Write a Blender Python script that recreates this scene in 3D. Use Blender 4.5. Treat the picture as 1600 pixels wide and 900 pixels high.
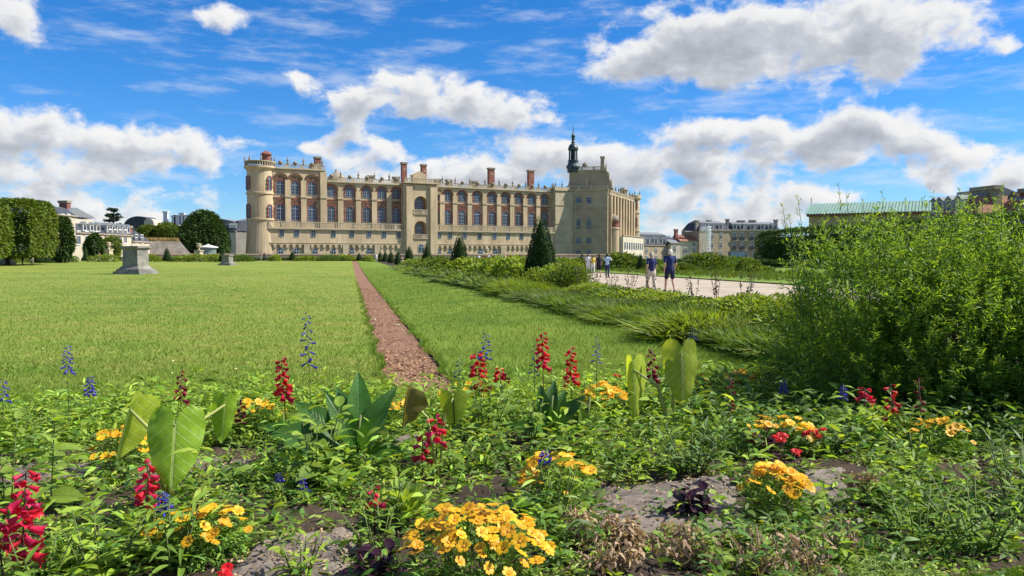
import bpy, bmesh, math, random
import numpy as np
from mathutils import Vector, Matrix
R = math.radians
rng = np.random.default_rng(7); random.seed(7)
for o in list(bpy.data.objects): bpy.data.objects.remove(o)
scene = bpy.context.scene; COL = scene.collection

# ------------------------------------------------------------------ camera
F = 1208.0; CAMZ = 1.45; PITCH = math.atan(49 / F)
cd = bpy.data.cameras.new('camera'); cam = bpy.data.objects.new('camera', cd); COL.objects.link(cam)
cam.location = (0, 0, CAMZ); cam.rotation_euler = (math.pi / 2 - PITCH, 0, 0)
cd.sensor_width = 36; cd.lens = 36 * F / 1600; cd.clip_start = .05; cd.clip_end = 9000
scene.camera = cam
# ------------------------------------------------------------------ sun, exposure
SUN_EL = R(46); SAZ = math.atan2(.995, .06)        # azimuth from +y towards +x
sd = bpy.data.lights.new('sun', 'SUN'); sd.energy = 5.0; sd.angle = R(.53); sd.color = (1, .95, .86)
sun = bpy.data.objects.new('sun', sd); COL.objects.link(sun)
sdir = Vector((math.sin(SAZ) * math.cos(SUN_EL), math.cos(SAZ) * math.cos(SUN_EL), math.sin(SUN_EL)))
sun.location = sdir * 100; sun.rotation_euler = sdir.to_track_quat('Z', 'Y').to_euler()
vs = scene.view_settings; vs.view_transform = 'Standard'; vs.look = 'None'; vs.exposure = 0.75; vs.gamma = 1; vs.use_curve_mapping = False
scene.cycles.use_denoising = True; scene.cycles.max_bounces = 6; scene.cycles.transparent_max_bounces = 8
scene.cycles.sample_clamp_indirect = 6

def pdir(px, py):
    xc = (px - 800) / F; yc = -(py - 450) / F
    return Vector((xc, math.cos(PITCH) + yc * math.sin(PITCH), -math.sin(PITCH) + yc * math.cos(PITCH)))
def P(px, py, Y):                       # the point of that sight line at distance Y
    d = pdir(px, py); return Vector((d.x, d.y, d.z)) * (Y / d.y) + Vector((0, 0, CAMZ))
def G(px, py, z):                       # where that sight line meets height z
    d = pdir(px, py); k = (z - CAMZ) / d.z; return d * k + Vector((0, 0, CAMZ))
def ZP(py, Y): return P(800, py, Y).z

# ------------------------------------------------------------------ world: blue sky with cumulus
class NT:
    def __init__(s, tree): s.t = tree; s.n = tree.nodes; s.l = tree.links
    def node(s, typ, **kw):
        n = s.n.new(typ)
        for k, v in kw.items(): setattr(n, k, v)
        return n
    def put(s, sock, v):
        if hasattr(v, 'is_output'): s.l.new(v, sock)
        elif v is not None: sock.default_value = v
    def math(s, op, a, b=None, c=None, clamp=False):
        n = s.node('ShaderNodeMath', operation=op, use_clamp=clamp)
        s.put(n.inputs[0], a); s.put(n.inputs[1], b); s.put(n.inputs[2], c); return n.outputs[0]
    def vmath(s, op, a, b=None, out=0):
        n = s.node('ShaderNodeVectorMath', operation=op)
        s.put(n.inputs[0], a); s.put(n.inputs[1], b); return n.outputs[out]
    def noise(s, vec, scale, detail=4, rough=.55, out='Fac'):
        n = s.node('ShaderNodeTexNoise'); s.put(n.inputs['Vector'], vec)
        n.inputs['Scale'].default_value = scale; n.inputs['Detail'].default_value = detail; n.inputs['Roughness'].default_value = rough
        return n.outputs[out]
    def smooth(s, v, a, b):
        n = s.node('ShaderNodeMapRange', interpolation_type='SMOOTHSTEP'); s.put(n.inputs[0], v)
        n.inputs[1].default_value = a; n.inputs[2].default_value = b; return n.outputs[0]
    def mix(s, f, a, b, blend='MIX'):
        n = s.node('ShaderNodeMix', data_type='RGBA', blend_type=blend)
        s.put(n.inputs[0], f); s.put(n.inputs[6], a); s.put(n.inputs[7], b); return n.outputs[2]
    def ramp(s, f, stops):
        n = s.node('ShaderNodeValToRGB'); s.put(n.inputs[0], f); e = n.color_ramp.elements
        while len(e) < len(stops): e.new(.5)
        for i, (p, c) in enumerate(stops): e[i].position = p; e[i].color = tuple(c) + (1,)
        return n.outputs[0]

BLOBS = [  # px, py, half width, half height of each cloud in view
 (20,22,62,46),(345,28,48,24),(1040,88,125,50),(1170,58,200,70),(1330,55,180,75),(1455,45,100,50),(1370,108,80,22),(1160,112,130,22),(1000,104,75,30),
 (545,162,66,26),(635,138,95,28),(715,158,95,36),(780,178,85,34),(850,188,52,9),(610,160,80,24),
 (50,208,100,42),(200,222,130,38),(300,232,72,32),(110,262,140,20),(250,262,100,12),(20,255,60,34),
 (462,116,28,14),(440,128,16,8),(500,228,38,9),(548,208,30,8),(602,230,30,7),
 (670,272,90,18),(770,262,100,24),(850,246,90,34),(930,248,80,34),(720,285,150,16),(960,275,70,26),(590,275,50,14),
 (1110,200,105,20),(1185,196,70,16),(1350,194,115,32),(1420,210,75,30),(1280,222,110,22),(1090,250,120,30),(1200,264,120,16),(1010,262,60,30),(1130,290,90,13),(1300,250,100,18),
 (1568,83,34,13),(1505,250,72,28),(1585,262,60,26),(1390,254,36,14),(1340,292,22,8),(1480,305,30,10),(1560,300,40,12),(1270,308,70,14),
 (1090,318,110,24),(1200,338,110,22),(1060,352,90,18),(1180,300,60,12),(160,318,160,20),(60,306,90,18),(335,292,60,16),(240,348,150,18),(545,250,50,12),(400,215,20,10),(1440,270,40,8)]
def cover_table():                      # how cloudy the sky is, on a table of azimuth x elevation
    azs = np.linspace(-.64, .64, 63); els = np.linspace(-.01, .345, 18)
    A, E_ = np.meshgrid(azs, els); acc = np.full(A.shape, -1.1)
    for (x, y, rx, ry) in BLOBS:
        v = pdir(x, y).normalized(); a0 = math.atan2(v.x, v.y); e0 = math.asin(v.z); c = math.cos(a0)
        b = 1.02 - 1.02 * np.sqrt(((A - a0) * F / (rx * 1.0 * c * c)) ** 2 + ((E_ - e0) * F / (ry * 1.0 * c)) ** 2)
        acc = np.maximum(acc, b)
    return azs, els, np.clip((acc + 1.1) / 2.2, 0, 1)
def build_world():
    w = bpy.data.worlds.new('World'); scene.world = w; w.use_nodes = True
    azs, els, tab = cover_table()
    g = bpy.data.node_groups.new('cloud_cover', 'ShaderNodeTree')
    g.interface.new_socket('Dir', in_out='INPUT', socket_type='NodeSocketVector')
    g.interface.new_socket('Cover', in_out='OUTPUT', socket_type='NodeSocketFloat')
    T = NT(g); gi = T.node('NodeGroupInput'); go = T.node('NodeGroupOutput'); d0 = gi.outputs[0]
    sp = T.node('ShaderNodeSeparateXYZ'); T.put(sp.inputs[0], d0)
    az = T.math('ARCTAN2', sp.outputs[0], sp.outputs[1]); el = T.math('ARCSINE', sp.outputs[2])
    fe = T.math('MULTIPLY_ADD', el, 1 / (els[-1] - els[0]), -els[0] / (els[-1] - els[0]), True)
    acc = None; ne = len(els)
    for h in (0, 1):
        cols = slice(0, 32) if h == 0 else slice(31, 63); aa = azs[cols]
        fa = T.math('MULTIPLY_ADD', az, 1 / (aa[-1] - aa[0]), -aa[0] / (aa[-1] - aa[0]), True)
        half = None
        for r in range(0, ne, 3):
            ca = T.ramp(fa, [(i / 31, tuple(float(tab[min(r + k, ne - 1), cols][i]) for k in range(3))) for i in range(32)])
            st = [(j / (ne - 1), tuple(1.0 if j == r + k else 0.0 for k in range(3))) for j in range(max(0, r - 1), min(ne, r + 4))]
            wt = T.ramp(fe, st); dt = T.vmath('DOT_PRODUCT', ca, wt, out=1)
            half = dt if half is None else T.math('ADD', half, dt)
        side = T.math('GREATER_THAN' if h else 'LESS_THAN', az, 0.0); half = T.math('MULTIPLY', half, side)
        acc = half if acc is None else T.math('ADD', acc, half)
    acc = T.math('MULTIPLY_ADD', acc, 2.2, -1.1)
    inview = T.math('MULTIPLY', T.smooth(sp.outputs[1], .70, .78), T.smooth(sp.outputs[2], .36, .32))
    big = T.noise(T.vmath('MULTIPLY', d0, (1, 1, 1.6)), 3.2, 2, .5); gen = T.math('MULTIPLY_ADD', big, 7.0, -3.7)
    df = T.math('SUBTRACT', acc, gen); T.put(go.inputs[0], T.math('MAXIMUM', T.math('MULTIPLY_ADD', inview, df, gen), -1.1))
    T = NT(w.node_tree); T.n.clear()
    out = T.node('ShaderNodeOutputWorld'); bg = T.node('ShaderNodeBackground'); T.l.new(bg.outputs[0], out.inputs[0]); bg.inputs[1].default_value = .074
    sky = T.node('ShaderNodeTexSky', sky_type='NISHITA', sun_disc=False); sky.sun_elevation = SUN_EL; sky.sun_rotation = SAZ
    sky.air_density = 1.0; sky.dust_density = .2; sky.ozone_density = 2.0; sky.altitude = 100
    tint = T.mix(1.0, sky.outputs[0], (.66, .90, 1.26, 1), 'MULTIPLY')
    hs = T.node('ShaderNodeHueSaturation'); hs.inputs['Saturation'].default_value = 1.18; hs.inputs['Value'].default_value = 1.0
    T.l.new(tint, hs.inputs['Color'])
    tc = T.node('ShaderNodeTexCoord'); nd = T.vmath('NORMALIZE', tc.outputs['Generated'])
    wn = T.noise(nd, 16, 2, .6, 'Color'); nw = T.vmath('ADD', nd, T.vmath('MULTIPLY', T.vmath('SUBTRACT', wn, (.5, .5, .5)), (.026, .026, .018)))
    def cover(v):
        n = T.node('ShaderNodeGroup'); n.node_tree = g; T.put(n.inputs[0], v); return n.outputs[0]
    f1 = T.noise(T.vmath('MULTIPLY', nw, (1, 1, 1.5)), 24, 7, .6)
    f2 = T.noise(T.vmath('MULTIPLY', T.vmath('ADD', nw, (.009, 0, .012)), (1, 1, 1.5)), 24, 4, .55)
    c0 = T.math('MULTIPLY_ADD', T.math('SUBTRACT', f1, .5), 2.05, cover(nw))
    c1 = T.math('MULTIPLY_ADD', T.math('SUBTRACT', f2, .5), 2.05, cover(T.vmath('ADD', nw, (.010, 0, .017))))
    alpha = T.smooth(c0, -.08, .46)
    grey = T.smooth(T.math('MULTIPLY_ADD', c0, .25, T.math('MULTIPLY', c1, .75)), -.15, 1.15)
    cc = T.ramp(T.math('MULTIPLY', grey, 1.0), [(0, (.96, .96, .96)), (.25, (.86, .87, .89)), (.55, (.62, .65, .71)), (1, (.42, .45, .52))])
    cc = T.vmath('SCALE', cc); cc.node.inputs['Scale'].default_value = CLOUD
    ci = T.noise(T.vmath('MULTIPLY', nd, (2.0, 1.0, 9.0)), 5.0, 5, .62); cirr = T.math('MULTIPLY', T.smooth(ci, .46, .78), .5)
    base = T.mix(cirr, hs.outputs[0], (6.4, 6.8, 7.4, 1))
    T.l.new(T.mix(alpha, base, cc), bg.inputs[0])
    w.cycles.sampling_method = 'MANUAL'; w.cycles.sample_map_resolution = 512
CLOUD = 7.7
build_world()

# ------------------------------------------------------------------ materials
MATS = {}
def mat(name, col, rough=.8, var=.0, scale=3.0, col2=None, bump=0, bscale=None, spec=.3, metal=0, leaf=0, island=0, objvar=0, coords='Object', detail=5, stretch=None):
    if name in MATS: return MATS[name]
    m = bpy.data.materials.new(name); m.use_nodes = True; T = NT(m.node_tree)
    bs = T.n['Principled BSDF']; out = T.n['Material Output']
    bs.inputs['Roughness'].default_value = rough; bs.inputs['Metallic'].default_value = metal; bs.inputs['Specular IOR Level'].default_value = spec
    c = tuple(col) + (1,); last = None
    vec = None
    if col2 is not None or var or bump:
        if coords == 'World': vec = T.node('ShaderNodeNewGeometry').outputs['Position']
        else: vec = T.node('ShaderNodeTexCoord').outputs[coords]
        if stretch: vec = T.vmath('MULTIPLY', vec, stretch)
    if col2 is not None:
        nz = T.smooth(T.noise(vec, scale, detail, .6), .36, .64); last = T.mix(nz, c, tuple(col2) + (1,))
    if var:
        v = T.math('MULTIPLY_ADD', T.noise(vec, scale * 3.7, 6, .65), var * 2.4, 1 - var * 1.2)
        last = T.mix(1.0, last if last is not None else c, v, 'MULTIPLY')
    if island:
        ri = T.node('ShaderNodeNewGeometry').outputs['Random Per Island']
        h = T.node('ShaderNodeHueSaturation'); T.put(h.inputs['Color'], last if last is not None else c)
        T.put(h.inputs['Value'], T.math('MULTIPLY_ADD', ri, island * 2, 1 - island)); T.put(h.inputs['Hue'], T.math('MULTIPLY_ADD', T.math('FRACT', T.math('MULTIPLY', ri, 7.13)), .05 * min(1, island * 2), .5 - .025 * min(1, island * 2)))
        last = h.outputs[0]
    if objvar:
        orr = T.node('ShaderNodeObjectInfo').outputs['Random']; h = T.node('ShaderNodeHueSaturation'); T.put(h.inputs['Color'], last if last is not None else c)
        T.put(h.inputs['Value'], T.math('MULTIPLY_ADD', orr, objvar * 2, 1 - objvar)); T.put(h.inputs['Hue'], T.math('MULTIPLY_ADD', T.math('FRACT', T.math('MULTIPLY', orr, 9.7)), objvar * .08, .5 - objvar * .04)); last = h.outputs[0]
    if last is not None: T.l.new(last, bs.inputs['Base Color'])
    else: bs.inputs['Base Color'].default_value = c
    if bump:
        bn = T.node('ShaderNodeBump'); bn.inputs['Strength'].default_value = bump; bn.inputs['Distance'].default_value = .02
        T.put(bn.inputs['Height'], T.noise(vec, bscale or scale * 4, 6, .6)); T.l.new(bn.outputs[0], bs.inputs['Normal'])
    if leaf:
        tr = T.node('ShaderNodeBsdfTranslucent'); mx = T.node('ShaderNodeMixShader'); mx.inputs[0].default_value = leaf
        if last is not None:
            T.l.new(T.mix(1.0, last, (1.5, 1.4, .55, 1), 'MULTIPLY'), tr.inputs[0])
        else: tr.inputs[0].default_value = (c[0] * 1.5, c[1] * 1.4, c[2] * .55, 1)
        T.l.new(bs.outputs[0], mx.inputs[1]); T.l.new(tr.outputs[0], mx.inputs[2]); T.l.new(mx.outputs[0], out.inputs[0])
    MATS[name] = m; return m

stone = mat('stone', (.50, .395, .25), .85, .32, .35, (.385, .30, .185), bump=.25, bscale=2, coords='World', stretch=(1, 1, .22))
stone_d = mat('stone_dark', (.28, .24, .175), .88, .2, .15, (.21, .18, .135), bump=.3, bscale=3, coords='World')
stone_l = mat('stone_light', (.44, .37, .255), .85, .18, .3, (.36, .30, .20), coords='World')
brick = mat('brick', (.24, .095, .068), .85, .2, .8, (.19, .075, .056), coords='World')
lead = mat('dark_metal', (.018, .04, .045), .45, .2, 1, spec=.5)
glass = mat('window_glass', (.035, .05, .075), .12, spec=.6, objvar=.6)
wframe = mat('window_frame', (.20, .25, .30), .6, objvar=.25)
slate = mat('slate', (.055, .062, .078), .8, .25, .6, (.036, .041, .052), coords='World')
slate_l = mat('zinc', (.17, .185, .20), .7, .15, .5, coords='World')
render_w = mat('render_cream', (.50, .45, .35), .9, .12, .25, (.42, .38, .29), coords='World')
render_t = mat('render_tan', (.34, .27, .18), .9, .15, .2, (.28, .22, .145), coords='World')
render_g = mat('render_grey', (.31, .285, .24), .9, .15, .2, (.26, .235, .2), coords='World')
white_p = mat('white_paint', (.58, .57, .54), .6)
tile = mat('roof_tile', (.30, .13, .08), .85, .25, .8, (.20, .10, .07), coords='World')
copper = mat('green_roof', (.20, .32, .26), .55, .12, .3, (.24, .36, .30), coords='World')
bluegate = mat('blue_hoarding', (.12, .19, .24), .7, .1)
bark = mat('bark', (.07, .055, .04), .9, .3, 6)

# ------------------------------------------------------------------ objects
def tag(o, label=None, cat=None, group=None, kind=None):
    if label: o['label'] = label
    if cat: o['category'] = cat
    if group: o['group'] = group
    if kind: o['kind'] = kind
    return o
def empty(name, loc, label, cat, group=None, rz=0):
    o = bpy.data.objects.new(name, None); COL.objects.link(o); o.location = loc; o.rotation_euler = (0, 0, rz); o.empty_display_size = .2
    return tag(o, label, cat, group)
def link(name, me, m=None, parent=None, world=True, M=None, kind=None):
    o = bpy.data.objects.new(name, me); COL.objects.link(o)
    if m is not None and len(me.materials) == 0: me.materials.append(m)
    if parent is not None:
        o.parent = parent
        if world:
            if parent.parent is None: o.matrix_parent_inverse = Matrix.Translation(-parent.location)
    if M is not None: o.matrix_basis = M
    if kind: o['kind'] = kind
    return o
def npmesh(name, V, faces, smooth=False, uv=None):
    me = bpy.data.meshes.new(name); V = np.asarray(V, np.float32).reshape(-1, 3)
    if isinstance(faces, np.ndarray):
        k = faces.shape[1]; n = len(faces)
        me.vertices.add(len(V)); me.vertices.foreach_set('co', V.ravel())
        me.loops.add(n * k); me.loops.foreach_set('vertex_index', faces.astype(np.int32).ravel())
        me.polygons.add(n); me.polygons.foreach_set('loop_start', np.arange(0, n * k, k, dtype=np.int32))
        me.update(calc_edges=True)
    else: me.from_pydata([tuple(map(float, v)) for v in V], [], faces); me.update()
    if smooth: me.polygons.foreach_set('use_smooth', np.ones(len(me.polygons), bool))
    if uv is not None:
        l = me.uv_layers.new(name='UVMap'); idx = np.zeros(len(me.loops), np.int32); me.loops.foreach_get('vertex_index', idx)
        l.data.foreach_set('uv', np.asarray(uv, np.float32)[idx].ravel())
    return me
class MB:                               # collects shapes; build() links them as one mesh
    def __init__(s): s.v = []; s.f = []
    def add(s, V, Fc):
        b = len(s.v); s.v += [tuple(v) for v in V]; s.f += [tuple(i + b for i in f) for f in Fc]; return s
    def hexa(s, p):                     # 8 corners: bottom 0-3 ccw, top 4-7
        return s.add(p, [(3, 2, 1, 0), (4, 5, 6, 7), (0, 1, 5, 4), (1, 2, 6, 5), (2, 3, 7, 6), (3, 0, 4, 7)])
    def box(s, x0, x1, y0, y1, z0, z1):
        return s.hexa([(x0, y0, z0), (x1, y0, z0), (x1, y1, z0), (x0, y1, z0), (x0, y0, z1), (x1, y0, z1), (x1, y1, z1), (x0, y1, z1)])
    def lathe(s, c, prof, n=16, a0=0, a1=2 * math.pi):
        V = []; full = abs(a1 - a0 - 2 * math.pi) < 1e-6; m = n if full else n + 1
        for r, z in prof:
            for i in range(m):
                a = a0 + (a1 - a0) * i / n; V.append((c[0] + r * math.cos(a), c[1] + r * math.sin(a), c[2] + z))
        Fc = []
        for j in range(len(prof) - 1):
            for i in range(n):
                k = (i + 1) % m; Fc.append((j * m + i, j * m + k, (j + 1) * m + k, (j + 1) * m + i))
        if full:
            Fc.append(tuple(range(m - 1, -1, -1))); b = (len(prof) - 1) * m; Fc.append(tuple(b + i for i in range(m)))
        return s.add(V, Fc)
    def tube(s, pts, rad, n=6):
        V = []; pts = [Vector(p) for p in pts]
        for i, p in enumerate(pts):
            t = (pts[min(i + 1, len(pts) - 1)] - pts[max(i - 1, 0)]).normalized()
            a = t.cross(Vector((0, 0, 1)) if abs(t.z) < .9 else Vector((1, 0, 0))).normalized(); b = t.cross(a)
            r = rad[i] if hasattr(rad, '__len__') else rad
            for k in range(n):
                q = 2 * math.pi * k / n; V.append(p + a * (r * math.cos(q)) + b * (r * math.sin(q)))
        Fc = [(i * n + k, i * n + (k + 1) % n, (i + 1) * n + (k + 1) % n, (i + 1) * n + k) for i in range(len(pts) - 1) for k in range(n)]
        Fc += [tuple(range(n - 1, -1, -1)), tuple((len(pts) - 1) * n + k for k in range(n))]
        return s.add(V, Fc)
    def prism(s, poly, fn, o0, o1):     # poly of (s,z), fn(s,z,o) -> point
        n = len(poly); V = [fn(a, b, o0) for a, b in poly] + [fn(a, b, o1) for a, b in poly]
        return s.add(V, [tuple(range(n)), tuple(range(2 * n - 1, n - 1, -1))] + [(i, i + n, (i + 1) % n + n, (i + 1) % n) for i in range(n)])
    def mesh(s, name, smooth=False):
        me = bpy.data.meshes.new(name); me.from_pydata([tuple(map(float, v)) for v in s.v], [], s.f)
        bm = bmesh.new(); bm.from_mesh(me); bmesh.ops.recalc_face_normals(bm, faces=bm.faces); bm.to_mesh(me); bm.free()
        if smooth:
            me.polygons.foreach_set('use_smooth', np.ones(len(me.polygons), bool))
        me.update(); return me
    def build(s, name, m, parent=None, world=True, M=None, kind=None, smooth=False):
        return link(name, s.mesh(name, smooth), m, parent, world, M, kind)
class Fr:                               # a wall plane: s along it, z up, o outwards
    def __init__(s, a, b): s.o = Vector((a[0], a[1], 0)); s.t = (Vector((b[0], b[1], 0)) - s.o).normalized(); s.n = Vector((s.t.y, -s.t.x, 0)); s.len = (Vector((b[0], b[1], 0)) - s.o).length
    @staticmethod
    def px(pl, dl, pr, dr): return Fr(P(pl, 401, dl), P(pr, 401, dr))
    def pt(s, a, z, o=0): return s.o + s.t * a + s.n * o + Vector((0, 0, z))
    def s_of(s, px):
        d = pdir(px, 401); k = d.x / d.y; return (k * s.o.y - s.o.x) / (s.t.x - k * s.t.y)
    def z_of(s, px, py): return ZP(py, s.pt(s.s_of(px), 0).y)
    def M(s, a, z, o=0, sx=1, sy=1, sz=1):
        p = s.pt(a, z, o); m = Matrix(((s.t.x * sx, -s.n.x * sy, 0, p.x), (s.t.y * sx, -s.n.y * sy, 0, p.y), (0, 0, sz, p.z), (0, 0, 0, 1))); return m
    def box(s, mb, a0, a1, z0, z1, o0, o1):
        return mb.hexa([s.pt(a0, z0, o1), s.pt(a1, z0, o1), s.pt(a1, z0, o0), s.pt(a0, z0, o0), s.pt(a0, z1, o1), s.pt(a1, z1, o1), s.pt(a1, z1, o0), s.pt(a0, z1, o0)])
    def part(s, name, m, parent, a0, a1, z0, z1, o0, o1):
        mb = MB(); s.box(mb, a0, a1, z0, z1, o0, o1); return mb.build(name, m, parent)
def arch(w, z0, zs, n=10, rise=1.0):    # outline of an arched opening, from bottom left over the top
    return [(-w / 2, z0)] + [(-w / 2 * math.cos(math.pi * i / n), zs + w / 2 * rise * math.sin(math.pi * i / n)) for i in range(n + 1)] + [(w / 2, z0)]
def LP(a, z, o): return Vector((a, -o, z))           # local wall frame for shared meshes
def ringmesh(name, inner, outer, o0, o1):            # a flat surround between two outlines with the same point count
    mb = MB(); n = len(inner)
    for i in range(n - 1):
        q = [inner[i], inner[i + 1], outer[i + 1], outer[i]]
        mb.prism(q, LP, o0, o1)
    me = mb.mesh(name); bm = bmesh.new(); bm.from_mesh(me); bmesh.ops.remove_doubles(bm, verts=bm.verts, dist=1e-4); bm.to_mesh(me); bm.free(); return me
# ------------------------------------------------------------------ the ground: strips along the garden axis (u along, v to the right)
AX = Vector((-.2055, .9787, 0)); AV = Vector((.9787, .2055, 0))
def uv(p): return AX.dot(Vector((p[0], p[1], 0))), AV.dot(Vector((p[0], p[1], 0)))
def sst(a, b, x):
    t = np.clip((x - a) / (b - a), 0, 1); return t * t * (3 - 2 * t)
def zprof(u, v):                        # height of the ground
    u = np.asarray(u, float); v = np.asarray(v, float)
    lawn = -.25 + .85 * sst(50, 165, u)
    side = 0 + .45 * sst(60, 200, u)
    k = sst(1.15, 5.2, v)
    return lawn * (1 - k) + side * k
def gz(x, y):
    u, v = uv((x, y)); return float(zprof(u, v)) if u > 8.7 else bedz(u, v)
def bedz(u, v): return -.20 + .05 * math.sin(u * 1.9 + 1) * math.sin(v * 1.3)
def strip(name, m, us, vs_, dz=0, jit=0, zf=zprof, kind='structure', edge=0):
    U, V_ = np.meshgrid(us, vs_, indexing='ij'); Z = zf(U, V_) + dz
    if jit: Z = Z + rng.normal(0, jit, Z.shape)
    if edge:
        e = rng.normal(0, edge, (len(us), 2)); V_ = V_.copy(); V_[:, 0] += e[:, 0]; V_[:, -1] += e[:, 1]
    X = AX.x * U + AV.x * V_; Y = AX.y * U + AV.y * V_
    n, k = U.shape; idx = np.arange(n * k).reshape(n, k)
    Fc = np.stack([idx[:-1, :-1], idx[:-1, 1:], idx[1:, 1:], idx[1:, :-1]], -1).reshape(-1, 4)[:, ::-1]
    o = link(name, npmesh(name, np.stack([X, Y, Z], -1), Fc, True), m); tag(o, kind=kind); return o
def lawn_mat(name, c1, c2, c3):
    m = mat(name, c1, .9, spec=.1); T = NT(m.node_tree); bs = T.n['Principled BSDF']; pos = T.node('ShaderNodeNewGeometry').outputs['Position']
    a = T.smooth(T.noise(pos, .09, 4, .6), .38, .62); b = T.smooth(T.noise(pos, .9, 5, .65), .40, .66); st = T.noise(T.vmath('MULTIPLY', pos, (.05, .5, 1)), 1.0, 3, .6)
    col = T.mix(a, c1 + (1,), c2 + (1,)); col = T.mix(T.math('MULTIPLY', b, .8), col, c3 + (1,)); col = T.mix(T.math('MULTIPLY', T.smooth(st, .5, .68), .5), col, (c1[0] * 1.25, c1[1] * 1.15, c1[2] * 1.3, 1))
    col = T.mix(1.0, col, T.math('MULTIPLY_ADD', T.noise(pos, 14, 6, .7), 1.5, .25), 'MULTIPLY'); T.l.new(col, bs.inputs['Base Color'])
    bn = T.node('ShaderNodeBump'); bn.inputs['Strength'].default_value = .6; bn.inputs['Distance'].default_value = .03; T.put(bn.inputs['Height'], T.noise(pos, 30, 6, .7)); T.l.new(bn.outputs[0], bs.inputs['Normal']); return m
grass_m = lawn_mat('lawn_grass', (.18, .235, .036), (.11, .18, .024), (.245, .24, .06))
grass2_m = mat('bank_grass', (.16, .215, .03), .9, .3, .35, (.105, .17, .022), bump=.6, bscale=30, coords='World', spec=.1)
soil_m = mat('soil', (.075, .055, .04), .95, .4, 2.5, (.045, .034, .025), bump=1, bscale=40, coords='World', spec=.1)
gravel_m = mat('gravel', (.41, .345, .265), .95, .3, .5, (.34, .28, .21), bump=.3, bscale=40, coords='World', spec=.1)
chip_m = mat('wood_chip_bed', (.27, .155, .10), .95, .5, 9, (.19, .105, .07), bump=1, bscale=60, coords='World', spec=.1)
fieldm = mat('far_field', (.12, .16, .05), .95, .2, .02, coords='World')
me = npmesh('ground', [(-4000, -300, -1.6), (4000, -300, -1.6), (4000, 6000, -1.6), (-4000, 6000, -1.6)], np.array([[0, 1, 2, 3]]))
tag(link('ground', me, fieldm), kind='structure')
U = np.concatenate([np.linspace(8.7, 40, 60), np.linspace(42, 172, 45)])
strip('lawn', grass_m, U, np.concatenate([np.linspace(-160, -20, 20), np.linspace(-16, .46, 14)]))
strip('wood_chip_path', chip_m, U, [.44, .9, 1.40], -.03, .006)
strip('grass_bank', grass2_m, U, np.linspace(1.38, 5.6, 12), .008)
strip('border_soil', soil_m, U, np.linspace(5.6, 8.3, 4), 0)
U2 = np.concatenate([np.linspace(-4, 40, 30), np.linspace(45, 200, 25)])
strip('promenade', gravel_m, U, np.linspace(8.3, 22, 8), 0)
grass3_m = mat('parterre_grass', (.115, .20, .03), .9, .3, .25, (.16, .21, .045), bump=.6, bscale=30, coords='World', spec=.1)
strip('parterre_lawn', grass3_m, U, np.linspace(22, 120, 20), .06)
strip('flower_bed', soil_m, np.linspace(-6, 8.72, 70), np.linspace(-14, 22, 140), 0, .018, zf=lambda a, b: -.20 + .05 * np.sin(a * 1.9 + 1) * np.sin(b * 1.3))
strip('castle_terrace', gravel_m, np.linspace(172, 206, 6), np.linspace(-160, 120, 12), .02)

# near grass, kept as one mass
def blades(name, m, N, ulo, uhi, vlo, vhi, h, w, dz=0, pw=2.2, parent=None, zf=zprof, kind='stuff'):
    u = ulo + (uhi - ulo) * rng.random(N) ** pw
    if uhi > 30: u = u[rng.random(N) > ((u - ulo) / (uhi - ulo)) ** .7]; N = len(u)
    if callable(vlo): v = vlo(u) + (vhi(u) - vlo(u)) * rng.random(N)
    else: v = vlo + (vhi - vlo) * rng.random(N)
    x = AX.x * u + AV.x * v; y = AX.y * u + AV.y * v; z = zf(u, v) + dz
    b = np.stack([x, y, z], -1); a = rng.random(N) * 6.283; hh = h * (.5 + rng.random(N)); ww = w * (.6 + .8 * rng.random(N)) * (1 + (u - ulo) * .045)
    s = np.stack([np.cos(a), np.sin(a), 0 * a], -1) * ww[:, None]; ln = rng.normal(0, .5, (N, 2)) * hh[:, None]
    tip = b + np.concatenate([ln, hh[:, None]], 1)
    V = np.stack([b - s, b + s, tip], 1).reshape(-1, 3); Fc = np.arange(3 * N).reshape(-1, 3)
    o = link(name, npmesh(name, V, Fc), m, parent); tag(o, kind=kind); return o
blade_m = mat('grass_blade', (.11, .205, .022), .7, var=.15, scale=.5, col2=(.175, .235, .038), coords='World', leaf=.3, island=.45, spec=.2)
vlo = lambda u: -(.62 * u + 1.5); vhi = lambda u: u * 0 + .44
o = blades('lawn_grass_blades', blade_m, 260000, 8.6, 105, vlo, vhi, .05, .0042, pw=3); tag(o, 'short sunlit green grass blades covering the near lawn', 'grass')
o = blades('bank_grass_blades', blade_m, 85000, 8.5, 105, 1.4, 5.6, .055, .0042, .02, pw=3); tag(o, 'short green grass blades on the bank beside the chip path', 'grass')
for vv_, lab in ((.45, 'ragged grass edge along the left of the chip path'), (1.39, 'ragged grass edge along the right of the chip path')):
    w_ = lambda u: .05 * np.sin(u * 2.1) + .03 * np.sin(u * 5.3 + vv_)
    o = blades('path_edge_grass', blade_m, 9000, 8.6, 60, lambda u: vv_ - .05 + w_(u), lambda u: vv_ + .05 + w_(u), .06, .005, .0, pw=2.4); tag(o, lab, 'grass')
clov = mat('clover_head', (.55, .50, .25), .8, island=.3); N = 1500; u = 8.8 + 26 * rng.random(N) ** 1.8; v = -(.6 * u) + (.6 * u + 5.4) * rng.random(N); keep = ((v < .3) | (v > 1.4)) & (np.sin(u * 1.3 + v) + np.sin(v * 1.7 - u * .6) + rng.normal(0, .8, N) > .9); u, v = u[keep], v[keep]; n = len(u)
b = np.stack([AX.x * u + AV.x * v, AX.y * u + AV.y * v, zprof(u, v) + .05], -1); d = rng.normal(0, .008, (n, 3)); e = rng.normal(0, .008, (n, 3))
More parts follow.
